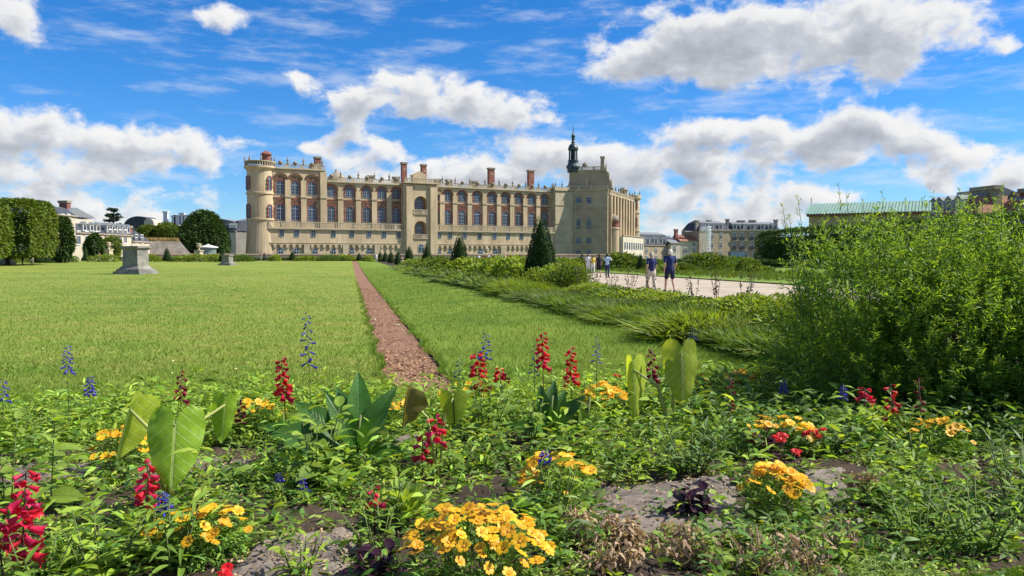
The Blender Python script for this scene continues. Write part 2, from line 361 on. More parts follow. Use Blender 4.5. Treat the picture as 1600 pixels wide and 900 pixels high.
tag(link('lawn_flowers', npmesh('lawn_flowers', np.stack([b - d, b + e, b + d, b - e], 1), np.arange(4 * n).reshape(-1, 4)), clov), 'scattered small pale clover heads and specks in the lawn', 'wild flowers', kind='stuff')
# loose chips on the path
N = 16000; u = 8.6 + 34 * rng.random(N) ** 1.8; v = .47 + .90 * rng.random(N)
b = np.stack([AX.x * u + AV.x * v, AX.y * u + AV.y * v, zprof(u, v) - .03], -1)
d1 = rng.normal(0, 1, (N, 3)) * [1, 1, .3]; d1 /= np.linalg.norm(d1, axis=1)[:, None]; d2 = np.cross(d1, rng.normal(0, .3, (N, 3)) + [0, 0, 1]); d2 /= np.linalg.norm(d2, axis=1)[:, None]
L1 = (.010 + .022 * rng.random(N))[:, None]; L2 = (.004 + .008 * rng.random(N))[:, None]
V = np.stack([b - d1 * L1 - d2 * L2, b + d1 * L1 - d2 * L2, b + d1 * L1 + d2 * L2, b - d1 * L1 + d2 * L2], 1).reshape(-1, 3)
chip2 = mat('wood_chip', (.33, .195, .11), .9, island=.55, spec=.15)
tag(link('wood_chips', npmesh('wood_chips', V, np.arange(4 * N).reshape(-1, 4)), chip2), 'reddish brown loose wood chips on the narrow straight path', 'wood chips', kind='stuff')
# pale bits of litter stone on the chips
for i, (px, py) in enumerate([(620, 508), (601, 470), (585, 500)]):
    p = G(px, py, -.26); mb = MB(); mb.lathe((0, 0, 0), [(.01, 0), (.06, .005), (.05, .03), (.012, .04)], 7)
    st = mb.build('pebble', stone_l, M=Matrix.Translation(p) @ Matrix.Rotation(i, 4, 'Z') @ Matrix.Diagonal((1.4, .8, .7, 1)))
    tag(st, ['pale flat stone lying in the middle of the chip path', 'small pale stone on the chip path far from the flowers', 'pale stone at the left edge of the chip path'][i], 'stone')

# ------------------------------------------------------------------ the castle
DA = 208.0
MF = Fr(P(388, 401, DA), P(860, 401, 254))
castle = empty('castle', MF.pt(40, -1.0), 'long pale stone castle with red brick window surrounds, chimneys and dark lantern', 'castle')
def local_arch_window(pw, h, zs_frac=.72, bars=True):
    """frame, pane and surround meshes of an arched window, bottom centre at the origin"""
    zs = h - pw / 2
    fr = MB(); n = 10
    inn = arch(pw - .24, .12, zs); out_ = arch(pw, 0, zs)
    for i in range(len(inn) - 1): fr.prism([inn[i], inn[i + 1], out_[i + 1], out_[i]], LP, .03, .12)
    fr.prism([inn[-1], inn[0], out_[0], out_[-1]], LP, .03, .12)
    fr.prism([(-.08, .1), (.08, .1), (.08, h - .05), (-.08, h - .05)], LP, .04, .14)
    fr.prism([(-pw / 2 + .05, zs - .14), (pw / 2 - .05, zs - .14), (pw / 2 - .05, zs + .06), (-pw / 2 + .05, zs + .06)], LP, .045, .15)
    if bars:
        for z in (h * .25, h * .48): fr.prism([(-pw / 2 + .05, z - .04), (pw / 2 - .05, z - .04), (pw / 2 - .05, z + .04), (-pw / 2 + .05, z + .04)], LP, .05, .11)
        for x in (-pw / 4, pw / 4): fr.prism([(x - .035, .1), (x + .035, .1), (x + .035, h - pw * .2), (x - .035, h - pw * .2)], LP, .05, .10)
    pane = MB(); pane.prism(arch(pw - .1, .05, zs), LP, .0, .03)
    return fr.mesh('arched_window_frame'), pane.mesh('arched_window_pane')
def quoined(pw, h, t, o1):              # toothed brick surround
    mb = MB(); zs = h - pw / 2; inn = arch(pw + .02, 0, zs); out_ = arch(pw + 2 * t * .8, 0, zs)
    for i in range(1, len(inn) - 2): mb.prism([inn[i], inn[i + 1], out_[i + 1], out_[i]], LP, .0, o1)
    k = 0; z = 0
    while z < zs - .05:
        z1 = min(z + .55, zs); w = t * (1.15 if k % 2 else .62)
        for s in (-1, 1):
            q = sorted((s * pw / 2 + s * .01, s * (pw / 2 + w))); mb.prism([(q[0], z), (q[1], z), (q[1], z1), (q[0], z1)], LP, 0, o1 + (.02 if k % 2 else 0))
        z = z1; k += 1
    return mb.mesh('brick_surround')
def pediment_mesh(w, z0, h):
    mb = MB(); mb.prism([(-w / 2, z0), (w / 2, z0), (w / 2, z0 + .2), (-w / 2, z0 + .2)], LP, 0, .32)
    inn = arch(w * .80, z0 + .22, z0 + .24, 8, .5); out_ = arch(w * .96, z0 + .22, z0 + .24, 8, .62)
    for i in range(1, len(inn) - 2): mb.prism([inn[i], inn[i + 1], out_[i + 1], out_[i]], LP, 0, .34)
    mb.prism([(-.1, z0 + .24), (.1, z0 + .24), (.12, z0 + h * .8), (-.12, z0 + h * .8)], LP, 0, .28)
    return mb.mesh('window_pediment')
LW = local_arch_window(2.3, 4.3); LS = quoined(2.3, 4.3, .40, .26); LPM = pediment_mesh(3.1, 4.6, 1.1)
UWm = local_arch_window(2.3, 3.0); US = quoined(2.3, 3.0, .38, .24)
UT = local_arch_window(2.2, 3.7); UTS = quoined(2.2, 3.7, .42, .26); UTP = pediment_mesh(3.1, 3.85, 1.0)
TW = local_arch_window(1.1, 3.6, bars=False); TS = quoined(1.1, 3.6, .36, .26)
AWs = local_arch_window(1.5, 2.2, bars=False)
def winset(fr, a, z, frame_pane, sur=None, ped=None, o=0.0, parent=None, sx=1, sz=1, surm=None):
    w = link('window', frame_pane[0], wframe, parent or castle); M = fr.M(a, z, o, sx, 1, sz); w.matrix_basis = M
    def sub(n, me, m):
        c = link(n, me, m, w, world=False); return c
    sub('pane', frame_pane[1], glass)
    if sur: sub('brick_surround', sur, surm or brick)
    if ped: sub('pediment', ped, brick)
    return w
# inverse parent for windows: their basis is in world space, so the castle's own place is taken off by link()
sqm = MB()
for q in ([(-.5, 0), (.5, 0), (.44, .07), (-.44, .07)], [(-.5, 1), (.5, 1), (.44, .93), (-.44, .93)], [(-.5, 0), (-.44, .07), (-.44, .93), (-.5, 1)], [(.5, 0), (.44, .07), (.44, .93), (.5, 1)]): sqm.prism(q, LP, .0, .13)
sqm.prism([(-.03, .06), (.03, .06), (.03, .94), (-.03, .94)], LP, .03, .1); sqm.prism([(-.46, .62), (.46, .62), (.46, .68), (-.46, .68)], LP, .032, .095)
SQF = sqm.mesh('square_window_frame'); SQP = MB().prism([(-.46, .04), (.46, .04), (.46, .96), (-.46, .96)], LP, 0, .035).mesh('square_window_pane')
def sqwin(fr, a, z, w, h, o=0, parent=None, fm=None, shut=None, sill=None):
    root = link('window', SQF, None, parent); root.matrix_basis = fr.M(a, z, o, w, 1, h)
    if fm:
        if len(SQF.materials) == 0: SQF.materials.append(wframe)
        root.material_slots[0].link = 'OBJECT'; root.material_slots[0].material = fm
    p = link('pane', SQP, glass, root, world=False)
    return root
SQF.materials.append(wframe)
def balustrade(fr, a0, a1, z, o, h=1.2, step=.55, parent=None, m=None):
    m = m or stone_l; mb = MB(); fr.box(mb, a0, a1, z + h - .2, z + h, o - .17, o + .17); b = mb.build('balustrade', m, parent or castle)
    k = MB(); fr.box(k, a0, a1, z, z + .16, o - .15, o + .15); n = max(2, int((a1 - a0) / step))
    for i in range(n + 1):
        a = a0 + (a1 - a0) * i / n; wd = .28 if i % 8 == 0 else .1
        fr.box(k, max(a0, a - wd), min(a1, a + wd), z + .16, z + h - .2, o - .11, o + .11)
    k.build('balusters', m, b, kind='stuff'); return b
finial_me = MB().lathe((0, 0, 0), [(.28, 0), (.3, .3), (.14, .4), (.3, .75), (.32, 1.0), (.12, 1.3), (.07, 1.7), (.02, 2.1)], 8).mesh('finial', True)
urn_me = MB().lathe((0, 0, 0), [(.55, 0), (.55, .5), (.75, .55), (.85, 1.0), (.6, 1.4), (.2, 1.55), (.05, 1.7)], 8).mesh('roundel', True)
def finial(p, me=finial_me, s=1): return link('finial', me, stone_d, castle, M=Matrix.Translation(p) @ Matrix.Scale(s, 4))
def cornice(fr, a0, a1, z, o, h=.5, d=.35, m=None, parent=None):
    mb = MB(); fr.box(mb, a0, a1, z, z + h * .55, o, o + d * .6); fr.box(mb, a0, a1, z + h * .552, z + h, o, o + d); return mb.build('cornice', m or stone_l, parent or castle, kind=None)
S = MF.s_of
left_w = [438, 461, 487]; main_l = [517.9, 546.5, 573, 596.5, 619]; main_r = [682, 699, 721.5, 745, 768, 789, 809.5, 829.5, 850]
sLW0, sLW1 = S(424), S(506); sP0, sP1 = S(626.5), S(678); sEnd = S(861)
# bodies
MF.part('left_wing_wall', stone, castle, sLW0 - 2, sLW1, -2, 25.0, -13, .6)
MF.part('main_wing_wall', stone, castle, sLW1 + .02, sP0 + 1, -2, 22.1, -13, 0)
MF.part('right_wing_wall', stone, castle, sP1 - 1, sEnd + 1, -2, 22.1, -13, -.02)
# lower battered storey that carries the terrace balcony
for nm, a0, a1 in (('base_wall', S(417), sP0 - .01), ('base_wall', sP1 + .01, sEnd)):
    MF.part(nm, stone, castle, a0, a1, -2, 9.2, .6, 2.2)
    cornice(MF, a0, a1, 8.75, 2.2, .45, .5)
    balustrade(MF, a0, a1, 9.21, 2.45, 1.75, .5)
    cornice(MF, a0, a1, 4.95, 2.2, .35, .45)
    n = int((a1 - a0) / 1.65)
    for i in range(n):                  # machicolation arches under the string course
        a = a0 + (i + .5) * (a1 - a0) / n; w = (a1 - a0) / n
        mb = MB(); ar = [(q[0] + a, q[1]) for q in arch(w * .62, 3.9, 4.3, 6)]
        pl = [(a - w / 2, 3.9), (a - w / 2, 4.94), (a + w / 2, 4.94), (a + w / 2, 3.9)] + ar[::-1]
        mb.prism(pl, MF.pt, 2.2, 2.6); mb.build('machicolation', stone, castle)
    for px in (476, 536, 585, 780, 830) :
        a = S(px)
        if a0 < a < a1: MF.part('pier', stone_l, castle, a - .8, a + .8, -2, 4.93, 2.2, 2.75)
def bay(px, upper, zl=11.45, o=0.0, zu=18.35):
    a = S(px); winset(MF, a, zl, LW, LS, LPM, o)
    if upper == 'tall': winset(MF, a, zu, UT, UTS, UTP, o)
    else: winset(MF, a, zu, UWm, US, None, o)
    mb = MB(); mb.prism([(a - 2.2, 17.35), (a + 2.2, 17.35), (a + 2.2, 17.6), (a - 2.2, 17.6)], MF.pt, o, o + .4); mb.build('brick_band', brick, castle)
    if not (S(640) < a < S(676)):
        w = MF.s_of(px)
        q = sqwin(MF, a, 6.9, 1.25, 1.9, 2.2, castle); k = sqwin
def arcade(pxs, edges, z0, z1, o0, o1, aw, zs):
    for i, px in enumerate(pxs):
        a = S(px); e0, e1 = edges[i], edges[i + 1]
        mb = MB(); ar = [(q[0] + a, q[1]) for q in arch(aw, z0, zs, 12, .8)]
        mb.prism([(e0, z0), (e0, z1), (e1, z1), (e1, z0)] + ar[::-1], MF.pt, o0, o1); mb.build('arch_panel', stone, castle)
        rg = MB(); i1 = arch(aw, zs, zs, 12, .8); o_ = arch(aw + .26, zs, zs, 12, .82)
        for j in range(1, len(i1) - 2): rg.prism([(i1[j][0] + a, i1[j][1]), (i1[j + 1][0] + a, i1[j + 1][1]), (o_[j + 1][0] + a, o_[j + 1][1]), (o_[j][0] + a, o_[j][1])], MF.pt, o1, o1 + .1)
        me = rg.mesh('arch_ring'); bm = bmesh.new(); bm.from_mesh(me); bmesh.ops.remove_doubles(bm, verts=bm.verts, dist=1e-3); bm.to_mesh(me); bm.free()
        link('arch_ring', me, brick, castle)
def edges_of(pxs, first, last):
    s = [S(p) for p in pxs]; return [first] + [(s[i] + s[i + 1]) / 2 for i in range(len(s) - 1)] + [last]
def buttress(a, z0, z1, o0, o1, w=.75):
    mb = MB(); MF.box(mb, a - w, a + w, z0, z1, o0, o1); mb.build('buttress', stone, castle)
    MF.part('buttress_cap', stone_l, castle, a - w - .12, a + w + .12, 17.7, 18.15, o0 + .01, o1 + .18)
eL = edges_of(left_w, sLW0 + .3, sLW1); eM = edges_of(main_l, sLW1 + .05, sP0); eR = edges_of(main_r, sP1, sEnd)
for px in left_w: bay(px, 'tall', o=.6, zu=18.5)
for px in main_l + main_r: bay(px, 'low')
arcade(left_w, eL, 22.4, 25.0, .6, 1.25, 3.9, 22.6); arcade(main_l, eM, 20.2, 22.1, 0, .55, 3.9, 20.25); arcade(main_r, eR, 20.2, 22.1, 0, .55, 3.7, 20.25)
for e in eL[1:-1]: buttress(e, 9.2, 22.4, .6, 1.24)
buttress(eL[-1] - .3, 9.2, 24.98, .6, 1.6, .9)
for e in eM[1:-1] + eR[1:-1]: buttress(e, 9.2, 20.2, 0, .54)
for a0, a1, z, o in ((sLW0, sLW1 + .3, 25.01, .6), (sLW1 + .32, sP0, 22.11, 0), (sP1, sEnd, 22.11, 0)):
    cornice(MF, a0, a1, z, o - .5, .5, 1.6); balustrade(MF, a0, a1, z + .51, o + .7, 1.25, .5)
for e in eL[1:-1] + [eL[-1] - .5]: finial(MF.pt(e, 26.76, 1.3))
for e in eM[:-1] + eR[1:]: finial(MF.pt(e, 23.87, .7))
for L_, z, o in ((left_w, 26.76, 1.3), (main_l, 23.87, .7), (main_r, 23.87, .7)):
    for px in L_: link('roundel', urn_me, stone_d, castle, M=Matrix.Translation(MF.pt(S(px), z - .35, o)) @ Matrix.Scale(.7, 4))
# small arched cellar windows
for px in (436, 460, 489, 517.5, 546, 573, 681, 699, 746, 769): winset(MF, S(px), 1.6, AWs, None, None, 2.2)
# left corner tower
ct = P(408, 401, 210.5); tr = 3.45
tw = MB(); tw.lathe((ct.x, ct.y, 0), [(tr + .5, -2), (tr + .5, 3), (tr + .05, 9.5), (tr, 11.2), (tr + .3, 11.3), (tr + .3, 11.7), (tr, 11.8), (tr, 18.2), (tr + .3, 18.3), (tr + .3, 18.7), (tr, 18.8), (tr, 24.6), (tr + .25, 24.9), (tr + .7, 25.3), (tr + .7, 25.8), (tr + .3, 25.85)], 32)
tw.build('corner_tower', stone, castle)
mb = MB(); mb.lathe((ct.x, ct.y, 0), [(tr + .3, 26.9), (tr + .6, 26.9), (tr + .6, 27.15), (tr + .3, 27.15)], 32); trail = mb.build('balustrade', stone_l, castle)
mb = MB()
for i in range(40):
    a = 2 * math.pi * i / 40; mb.tube([(ct.x + (tr + .45) * math.cos(a), ct.y + (tr + .45) * math.sin(a), 25.8), (ct.x + (tr + .45) * math.cos(a), ct.y + (tr + .45) * math.sin(a), 26.95)], .14, 5)
mb.build('balusters', stone_l, trail, kind='stuff')
for i in range(6):
    a = -math.pi / 2 + (i - 2.5) * .8; finial(Vector((ct.x + (tr + .45) * math.cos(a), ct.y + (tr + .45) * math.sin(a), 27.1)), s=.8)
for ang in (-1.45 + .95, -1.45 - .85, -1.45 + .1 - 1.5):
    for z in (13.0 - 1.3, 19.3):
        dv = Vector((math.cos(ang), math.sin(ang), 0)); tt = Vector((-dv.y, dv.x, 0)); o_ = Vector((ct.x, ct.y, 0)) + dv * (tr - .04)
        f_ = Fr(o_, o_ + tt); winset(f_, 0, z, TW, TS, None, 0)
mb = MB(); q = P(418, 401, 209); mb.lathe((q.x, q.y, 26), [(1.15, 0), (1.15, 2.6), (1.6, 2.75), (1.6, 3.0), (.9, 3.5), (.2, 3.9)], 8); mb.build('lantern_turret', brick, castle)
def chimney(fr, px, z0, z1, w, o, m=brick, d=1.2, parent=None):
    a = fr.s_of(px); mb = MB(); fr.box(mb, a - w / 2, a + w / 2, z0, z1 - .5, o - d / 2, o + d / 2); c = mb.build('chimney', m, parent or castle)
    mb = MB(); fr.box(mb, a - w / 2 - .18, a + w / 2 + .18, z1 - .5, z1, o - d / 2 - .18, o + d / 2 + .18); mb.build('chimney_cap', stone_d if m is brick else m, c)
    if m is brick and z1 - z0 > 4:
        mb = MB(); fr.box(mb, a - .22, a + .22, z1 - 2.3, z1 - 1.8, o + d / 2 - .05, o + d / 2 + .06); mb.build('chimney_stone', stone_l, c)
    return c
chimney(MF, 499, 25, 29.4, 1.7, -1.0)
MF.part('roof_block', stone_d, castle, S(489), S(505), 25.5, 27.3, -3.2, -.3)
for px, py in ((631, 254), (661.5, 257)): chimney(MF, px, 22, MF.z_of(px, py), 1.5, .4)
for px, py in ((773, 261), (835, 264.5)): chimney(MF, px, 21, MF.z_of(px, py), 2.0, -2.5)
for px, w in ((585, 1.6), (625, 1.8), (690, 2.0), (708, 1.8), (747, 2.2)): chimney(MF, px, 22, 25.2, w, -3, stone_d)
def dome(px, dep, z0, r, h, m):
    p = P(px, 401, dep); mb = MB(); mb.lathe((p.x, p.y, z0), [(r, -4), (r, 0), (r * .96, h * .35), (r * .8, h * .65), (r * .5, h * .9), (r * .18, h), (.12 * r, h * 1.25), (.02, h * 1.3)], 20); mb.build('dome', m, castle, smooth=True)
dome(527, 231, 23.0, 2.9, 3.4, stone_d); dome(864, 266, 21.6, 2.6, 3.6, slate)
# central pavilion
PO = 2.9
mid = (sP0 + sP1) / 2; hw = (sP1 - sP0) / 2; NW = 2.45
for sgn in (-1, 1):
    a0, a1 = sorted((mid + sgn * NW, mid + sgn * hw)); MF.part('pavilion_pier', stone, castle, a0, a1, -2, 22.6, 0, PO)
    MF.part('pavilion_buttress', stone, castle, mid + sgn * (hw - 1.5) - .95, mid + sgn * (hw - 1.5) + .95, -2, 22.0, PO, PO + .45)
MF.part('pavilion_back', stone_l, castle, mid - NW, mid + NW, -2, 22.6, 0, .9)
def niche(z0, zs, z1):
    mb = MB(); ar = [(q[0] + mid, q[1]) for q in arch(2 * NW - .7, z0, zs, 14)]
    mb.prism([(mid - NW, z0), (mid - NW, z1), (mid + NW, z1), (mid + NW, z0)] + ar[::-1], MF.pt, .9, PO - .15); mb.build('niche_arch', stone, castle)
niche(15.2, 17.2, 22.58); niche(8.0, 9.9, 13.7)
MF.part('niche_floor', stone, castle, mid - NW, mid + NW, 13.72, 15.18, .9, PO - .1); MF.part('niche_floor', stone, castle, mid - NW, mid + NW, -2, 7.98, .9, PO - .12)
balustrade(MF, mid - NW + .05, mid + NW - .05, 13.9, PO + .0, 1.45, .4); balustrade(MF, mid - NW + .05, mid + NW - .05, 6.7, PO + .02, 1.35, .4)
winset(MF, mid, 14.8, LW, LS, None, .92, sx=1.25, sz=1.0); winset(MF, mid, 8.4, UWm, US, None, .92, sx=1.0, sz=1.0); winset(MF, mid, 2.7, AWs, None, None, PO - .12, sx=1.15, sz=1.15)
cornice(MF, sP0 - .3, sP1 + .3, 22.62, .4, .55, PO + .3); balustrade(MF, sP0, sP1, 23.18, PO + .4, 1.3, .5)
mb = MB(); mb.prism([(mid - 2.3, 23.2), (mid + 2.3, 23.2), (mid + 2.3, 25.3), (mid + 2.7, 25.4), (mid, 26.7), (mid - 2.7, 25.4), (mid - 2.3, 25.3)], MF.pt, .5, 2.0); mb.build('pediment', stone, castle)
# right turret and keep
MF.part('stair_turret', stone_l, castle, sEnd + .05, S(888), -2, 22.6, -10, 2.6)
cornice(MF, sEnd + .05, S(888), 22.61, 1.4, .5, 1.5); 
for z in (6.0, 12.0, 18.0): cornice(MF, sEnd + .05, S(888), z, 2.6, .25, .18)
MF.part('turret_parapet', stone_l, castle, sEnd + .1, S(887), 23.12, 24.2, -2, 2.2)
for i in range(3): finial(MF.pt(sEnd + .4 + i * 2.6, 24.2, 2.0), s=.9)
KL, KR = 885, 949; KF = Fr(P(KL, 401, 256), P(KR, 401, 252.5)); kw = KF.len
keep_m = mat('keep_stone', (.36, .30, .205), .88, .25, .2, (.285, .235, .16), bump=.4, bscale=2, coords='World')
KF.part('keep_wall', keep_m, castle, 0, kw, -2, 22.9, -11, 0)
for z in (11.1, 17.0): cornice(KF, -.1, kw + .1, z, 0, .3, .22, keep_m)
cornice(KF, -.3, kw + .3, 22.91, -.3, .5, .75); balustrade(KF, 0, kw, 23.42, .2, 1.3, .5)
KF.part('keep_upper_wall', keep_m, castle, .6, kw - 1.1, 23.4, 29.4, -10, -1.4)
KF.part('blind_niche', stone_l, castle, kw * .44, kw * .52, 23.6, 27.6, -1.4, -1.0)
cornice(KF, .4, kw - .9, 29.41, -1.6, .4, .5); balustrade(KF, .6, kw - 1.1, 29.82, -1.5, 1.2, .5)
mb = MB(); mb.lathe((0, 0, 0), [(.9, 0), (.9, .8), (.5, 1.2), (.1, 1.6)], 8); mb.build('roundel', stone_d, castle, M=Matrix.Translation(KF.pt(kw * .43, 31, -1.5)))
for i in range(6):                       # stepped buttress at the right of the upper block
    KF.part('stepped_buttress', keep_m, castle, kw - 1.1 + i * .45 - .02, kw - .6 + i * .45, 23.3, 30.6 - i * 1.35, -3, -1.5); 
    if i % 2 == 0: finial(KF.pt(kw - .85 + i * .45, 30.5 - i * 1.35, -2.2), s=.8)
chimney(KF, 939.5, 29, KF.z_of(939, 243.5), 1.2, -2.0, keep_m, 1.2)
for px in (904, 920):
    a = KF.s_of(px)
    for py in (318, 381):
        sqwin(KF, a, KF.z_of(px, py), 1.55, 2.0, 0, castle)
    winset(KF, a, KF.z_of(px, 358), local_arch_window(1.5, 3.4, bars=False) if px == 904 else KW, None, None, 0) if px != 904 else None
    if px == 904:
        KW = local_arch_window(1.5, 3.4, bars=False); winset(KF, a, KF.z_of(px, 358), KW, None, None, 0)
    winset(KF, a, .3, KW, None, None, 0, sx=1.1)
    for py, hh in ((318, 2.0), (381, 2.0)):
        sl = MB(); KF.box(sl, a - 1.0, a + 1.0, KF.z_of(px, py) - .25, KF.z_of(px, py) - .01, 0, .22); sl.build('window_sill', stone_l, castle)
# lantern with its spire
lp = P(895, 401, 257.5); lz = 29.3
lant = MB(); lant.lathe((lp.x, lp.y, lz), [(1.9, 0), (1.95, 1.2), (2.3, 1.4), (2.3, 2.0), (1.75, 2.8), (1.6, 3.6), (1.9, 3.8), (1.6, 4.0)], 12); lo = lant.build('lantern', lead, castle)
for i in range(8):
    a = 2 * math.pi * i / 8 + .2; mb = MB(); mb.tube([(lp.x + 1.35 * math.cos(a), lp.y + 1.35 * math.sin(a), lz + 3.9), (lp.x + 1.25 * math.cos(a), lp.y + 1.25 * math.sin(a), lz + 7.3)], .22, 6); mb.build('column', lead, lo)
mb = MB(); mb.lathe((lp.x, lp.y, lz), [(.75, 3.9), (.75, 7.2), (1.6, 7.25), (1.75, 7.6), (1.6, 8.3), (1.2, 9.1), (.6, 9.5), (.55, 9.7), (.75, 9.9), (.5, 10.1), (.5, 11.6), (.75, 11.8), (.45, 12.4), (.15, 13.0), (.1, 14.6), (.03, 15.6)], 14); mb.build('spire', lead, lo, smooth=True)
# side facade, receding
kc = KF.pt(kw, 0, -.4); SF = Fr(kc, kc + Vector((14.8, 38, 0)))
SF.part('side_wing_wall', stone, castle, .05, 40, -2, 21.6, -10, -.3); cornice(SF, .1, 40, 21.61, -.6, .5, .9); balustrade(SF, .1, 40, 22.12, .0, 1.3, .6)
for i in range(9):
    a = 2.2 + i * 4.3; SF.part('buttress', stone, castle, a - .6, a + .6, -2, 21.55, -.29, .9); finial(SF.pt(a, 23.4, .0))
    if i < 8: winset(SF, a + 2.15, 11.4, LW, LS, None, -.3, sx=.9); winset(SF, a + 2.15, 18.0, UWm, US, None, -.3, sx=.9)
SF.part('annex_wall', render_w, castle, 5, 38, -2, 8.2, .9, 4.0); cornice(SF, 5, 38, 8.21, 3.4, .4, .9)
for i in range(9): sqwin(SF, 7.5 + i * 3.5, 3.9, 1.5, 2.4, 4.0, castle); sqwin(SF, 7.5 + i * 3.5, -.2, 1.5, 2.0, 4.0, castle)
tp = P(958, 401, 256.5); mb = MB(); mb.lathe((tp.x, tp.y, 0), [(2.0, -2), (1.95, 10.4), (2.15, 10.5), (2.15, 11.0), (1.9, 11.1)], 20); rt = mb.build('round_turret', stone, castle, smooth=False)
mb = MB(); mb.lathe((tp.x, tp.y, 11.1), [(1.9, 0), (1.9, 1.7), (2.15, 1.8), (2.15, 2.0)], 20); mb.build('brick_drum', brick, rt)
mb = MB(); mb.lathe((tp.x, tp.y, 13.1), [(2.0, 0), (1.9, .8), (1.5, 1.7), (.8, 2.2), (.1, 2.4)], 20); mb.build('turret_dome', stone_d, rt, smooth=True)
fp = P(990.5, 401, 292); mb = MB(); mb.lathe((fp.x, fp.y, 0), [(2.1, -2), (2.0, 10.8), (2.25, 10.9), (2.25, 11.3), (2, 11.4), (2, 17.6), (2.25, 17.7), (2.25, 18.1), (2, 18.2), (2, 22.6), (2.6, 23.2), (2.6, 24.4), (2.3, 24.5)], 20); mb.build('corner_tower', stone, castle)
for i in range(3): finial(Vector((fp.x - 1.8 + 1.8 * i, fp.y - 1.2, 24.4)), s=.9)
f_ = Fr(Vector((fp.x - .3, fp.y - 2.0, 0)), Vector((fp.x + .7, fp.y - 1.85, 0)))
for z in (12.4, 19.0): winset(f_, .3, z, TW, TS, None, 0)
mb = MB(); q = SF.pt(27, 0, -1); mb.lathe((q.x, q.y, 21.8), [(1.4, 0), (1.4, 3.2), (1.8, 3.4), (1.2, 4.2), (.3, 4.6)], 8); mb.build('lantern_turret', stone_d, castle)
# parapet of the dry moat, in front of the castle
W1 = Fr(P(175, 401, 172), P(985, 401, 214))
wall = empty('moat_wall', W1.pt(40, .4), 'low grey stone parapet wall running along the foot of the castle', 'wall')
W1.part('wall_body', stone_d, wall, -28, W1.len, -.5, 1.9, -.5, 0); W1.part('coping', stone_l, wall, -28, W1.len, 1.9, 2.15, -.6, .12)
W1.part('plinth', stone_d, wall, -28, W1.len, -.5, .95, .02, 1.2); W1.part('plinth_coping', stone_l, wall, -28, W1.len, .95, 1.12, .0, 1.3)
# ------------------------------------------------------------------ houses
def house(name, label, fr, z0, ze, dep, wallm, roofm, roof='mansard', zr=None, ins=1.2, rows=(), dorm=(), chim=(), cat='house', wm=None, group=None, gable_m=None, band=True, ridge_in=0, rise=1.0, dw=1.3, dh=1.9):
    w = fr.len; h = empty(name, fr.pt(w / 2, z0), label, cat, group)
    fr.part('wall', wallm, h, 0, w, z0, ze, -dep, 0)
    if band: cornice(fr, -.25, w + .25, ze + .002, -.1, .35, .45, stone_l, h)
    zt = ze + .35 if band else ze + .003; mb = MB()
    if roof == 'mansard':
        zm = zr; a, b = ins, ins
        B = [fr.pt(-.1, zt, .2), fr.pt(w + .1, zt, .2), fr.pt(w + .1, zt, -dep), fr.pt(-.1, zt, -dep)]
        T_ = [fr.pt(a, zm, -b), fr.pt(w - a, zm, -b), fr.pt(w - a, zm, -dep + b), fr.pt(a, zm, -dep + b)]
        mb.hexa(B + T_); r = mb.build('roof', roofm, h)
        t2 = MB(); C = [fr.pt(a + ridge_in, zm + rise, -dep / 2 + .3), fr.pt(w - a - ridge_in, zm + rise, -dep / 2 + .3), fr.pt(w - a - ridge_in, zm + rise, -dep / 2 - .3), fr.pt(a + ridge_in, zm + rise, -dep / 2 - .3)]
        t2.hexa([q + Vector((0, 0, .003)) for q in T_] + C); t2.build('roof_top', slate_l, r)
    else:
        ri = ridge_in
        V = [fr.pt(-.3, zt, .3), fr.pt(w + .3, zt, .3), fr.pt(w + .3, zt, -dep - .3), fr.pt(-.3, zt, -dep - .3), fr.pt(-.3 + ri, zr, -dep / 2), fr.pt(w + .3 - ri, zr, -dep / 2)]
        mb.add(V, [(0, 1, 5, 4), (2, 3, 4, 5), (0, 4, 3), (1, 2, 5), (3, 2, 1, 0)]); r = mb.build('roof', roofm, h)
    for (py, hh, ww, pxs) in rows:
        for px in pxs:
            a = fr.s_of(px)
            q = sqwin(fr, a, fr.z_of(px, py), ww, hh, 0, h, wm or white_p)
    for px in dorm:
        a = fr.s_of(px); zb = zt + .35; mb = MB(); fr.box(mb, a - dw / 2, a + dw / 2, zb, zb + dh, -ins - 1.2, -.05)
        d = mb.build('dormer', white_p, r); 
        mb = MB(); mb.prism([(a - dw / 2 - .15, zb + dh + .003), (a + dw / 2 + .15, zb + dh + .003), (a, zb + dh + .55)], fr.pt, -ins - 1.2, .1); mb.build('dormer_roof', slate_l, d)
        mb = MB(); fr.box(mb, a - dw / 2 + .22, a + dw / 2 - .22, zb + .25, zb + dh - .2, -.06, .0); mb.build('dormer_pane', glass, d)
    for (px, zc, ww, m, oo) in chim: chimney(fr, px, ze, zc, ww, oo, m, 1.0, r)
    return h
# left of the castle
f = Fr.px(90, 146, 119, 152)
house('town_house', 'tall cream house with steep grey mansard roof behind the clipped trees', f, -.5, 9.1, 14, render_w, slate, 'mansard', 10.9, 1.3, rows=[(352, 2.2, 1.2, (108, 99)), (383, 2.6, 1.2, (109, 99))], chim=[], ridge_in=2)
f0 = Fr.px(15, 152, 90, 150)
mh = house('town_house', 'long pale roofed house with brick chimneys showing above the clipped trees', f0, -.5, 9.0, 10, render_w, slate_l, 'gable', 11.2, chim=[(29, 12.6, 1.2, brick, -5), (76, 12.6, 1.8, brick, -4.5)], ridge_in=0)
f = Fr.px(119, 153, 164, 163)
house('town_house', 'low cream house with three white dormers left of the arched-window house', f, -.5, 5.9, 9, render_w, slate, 'mansard', 8.1, 1.0, dh=1.4, rise=.7, rows=[(383, 2.9, 1.3, (123, 136, 149)),], dorm=(134, 145, 155), chim=[(160, 9.8, 1.0, brick, -4)])
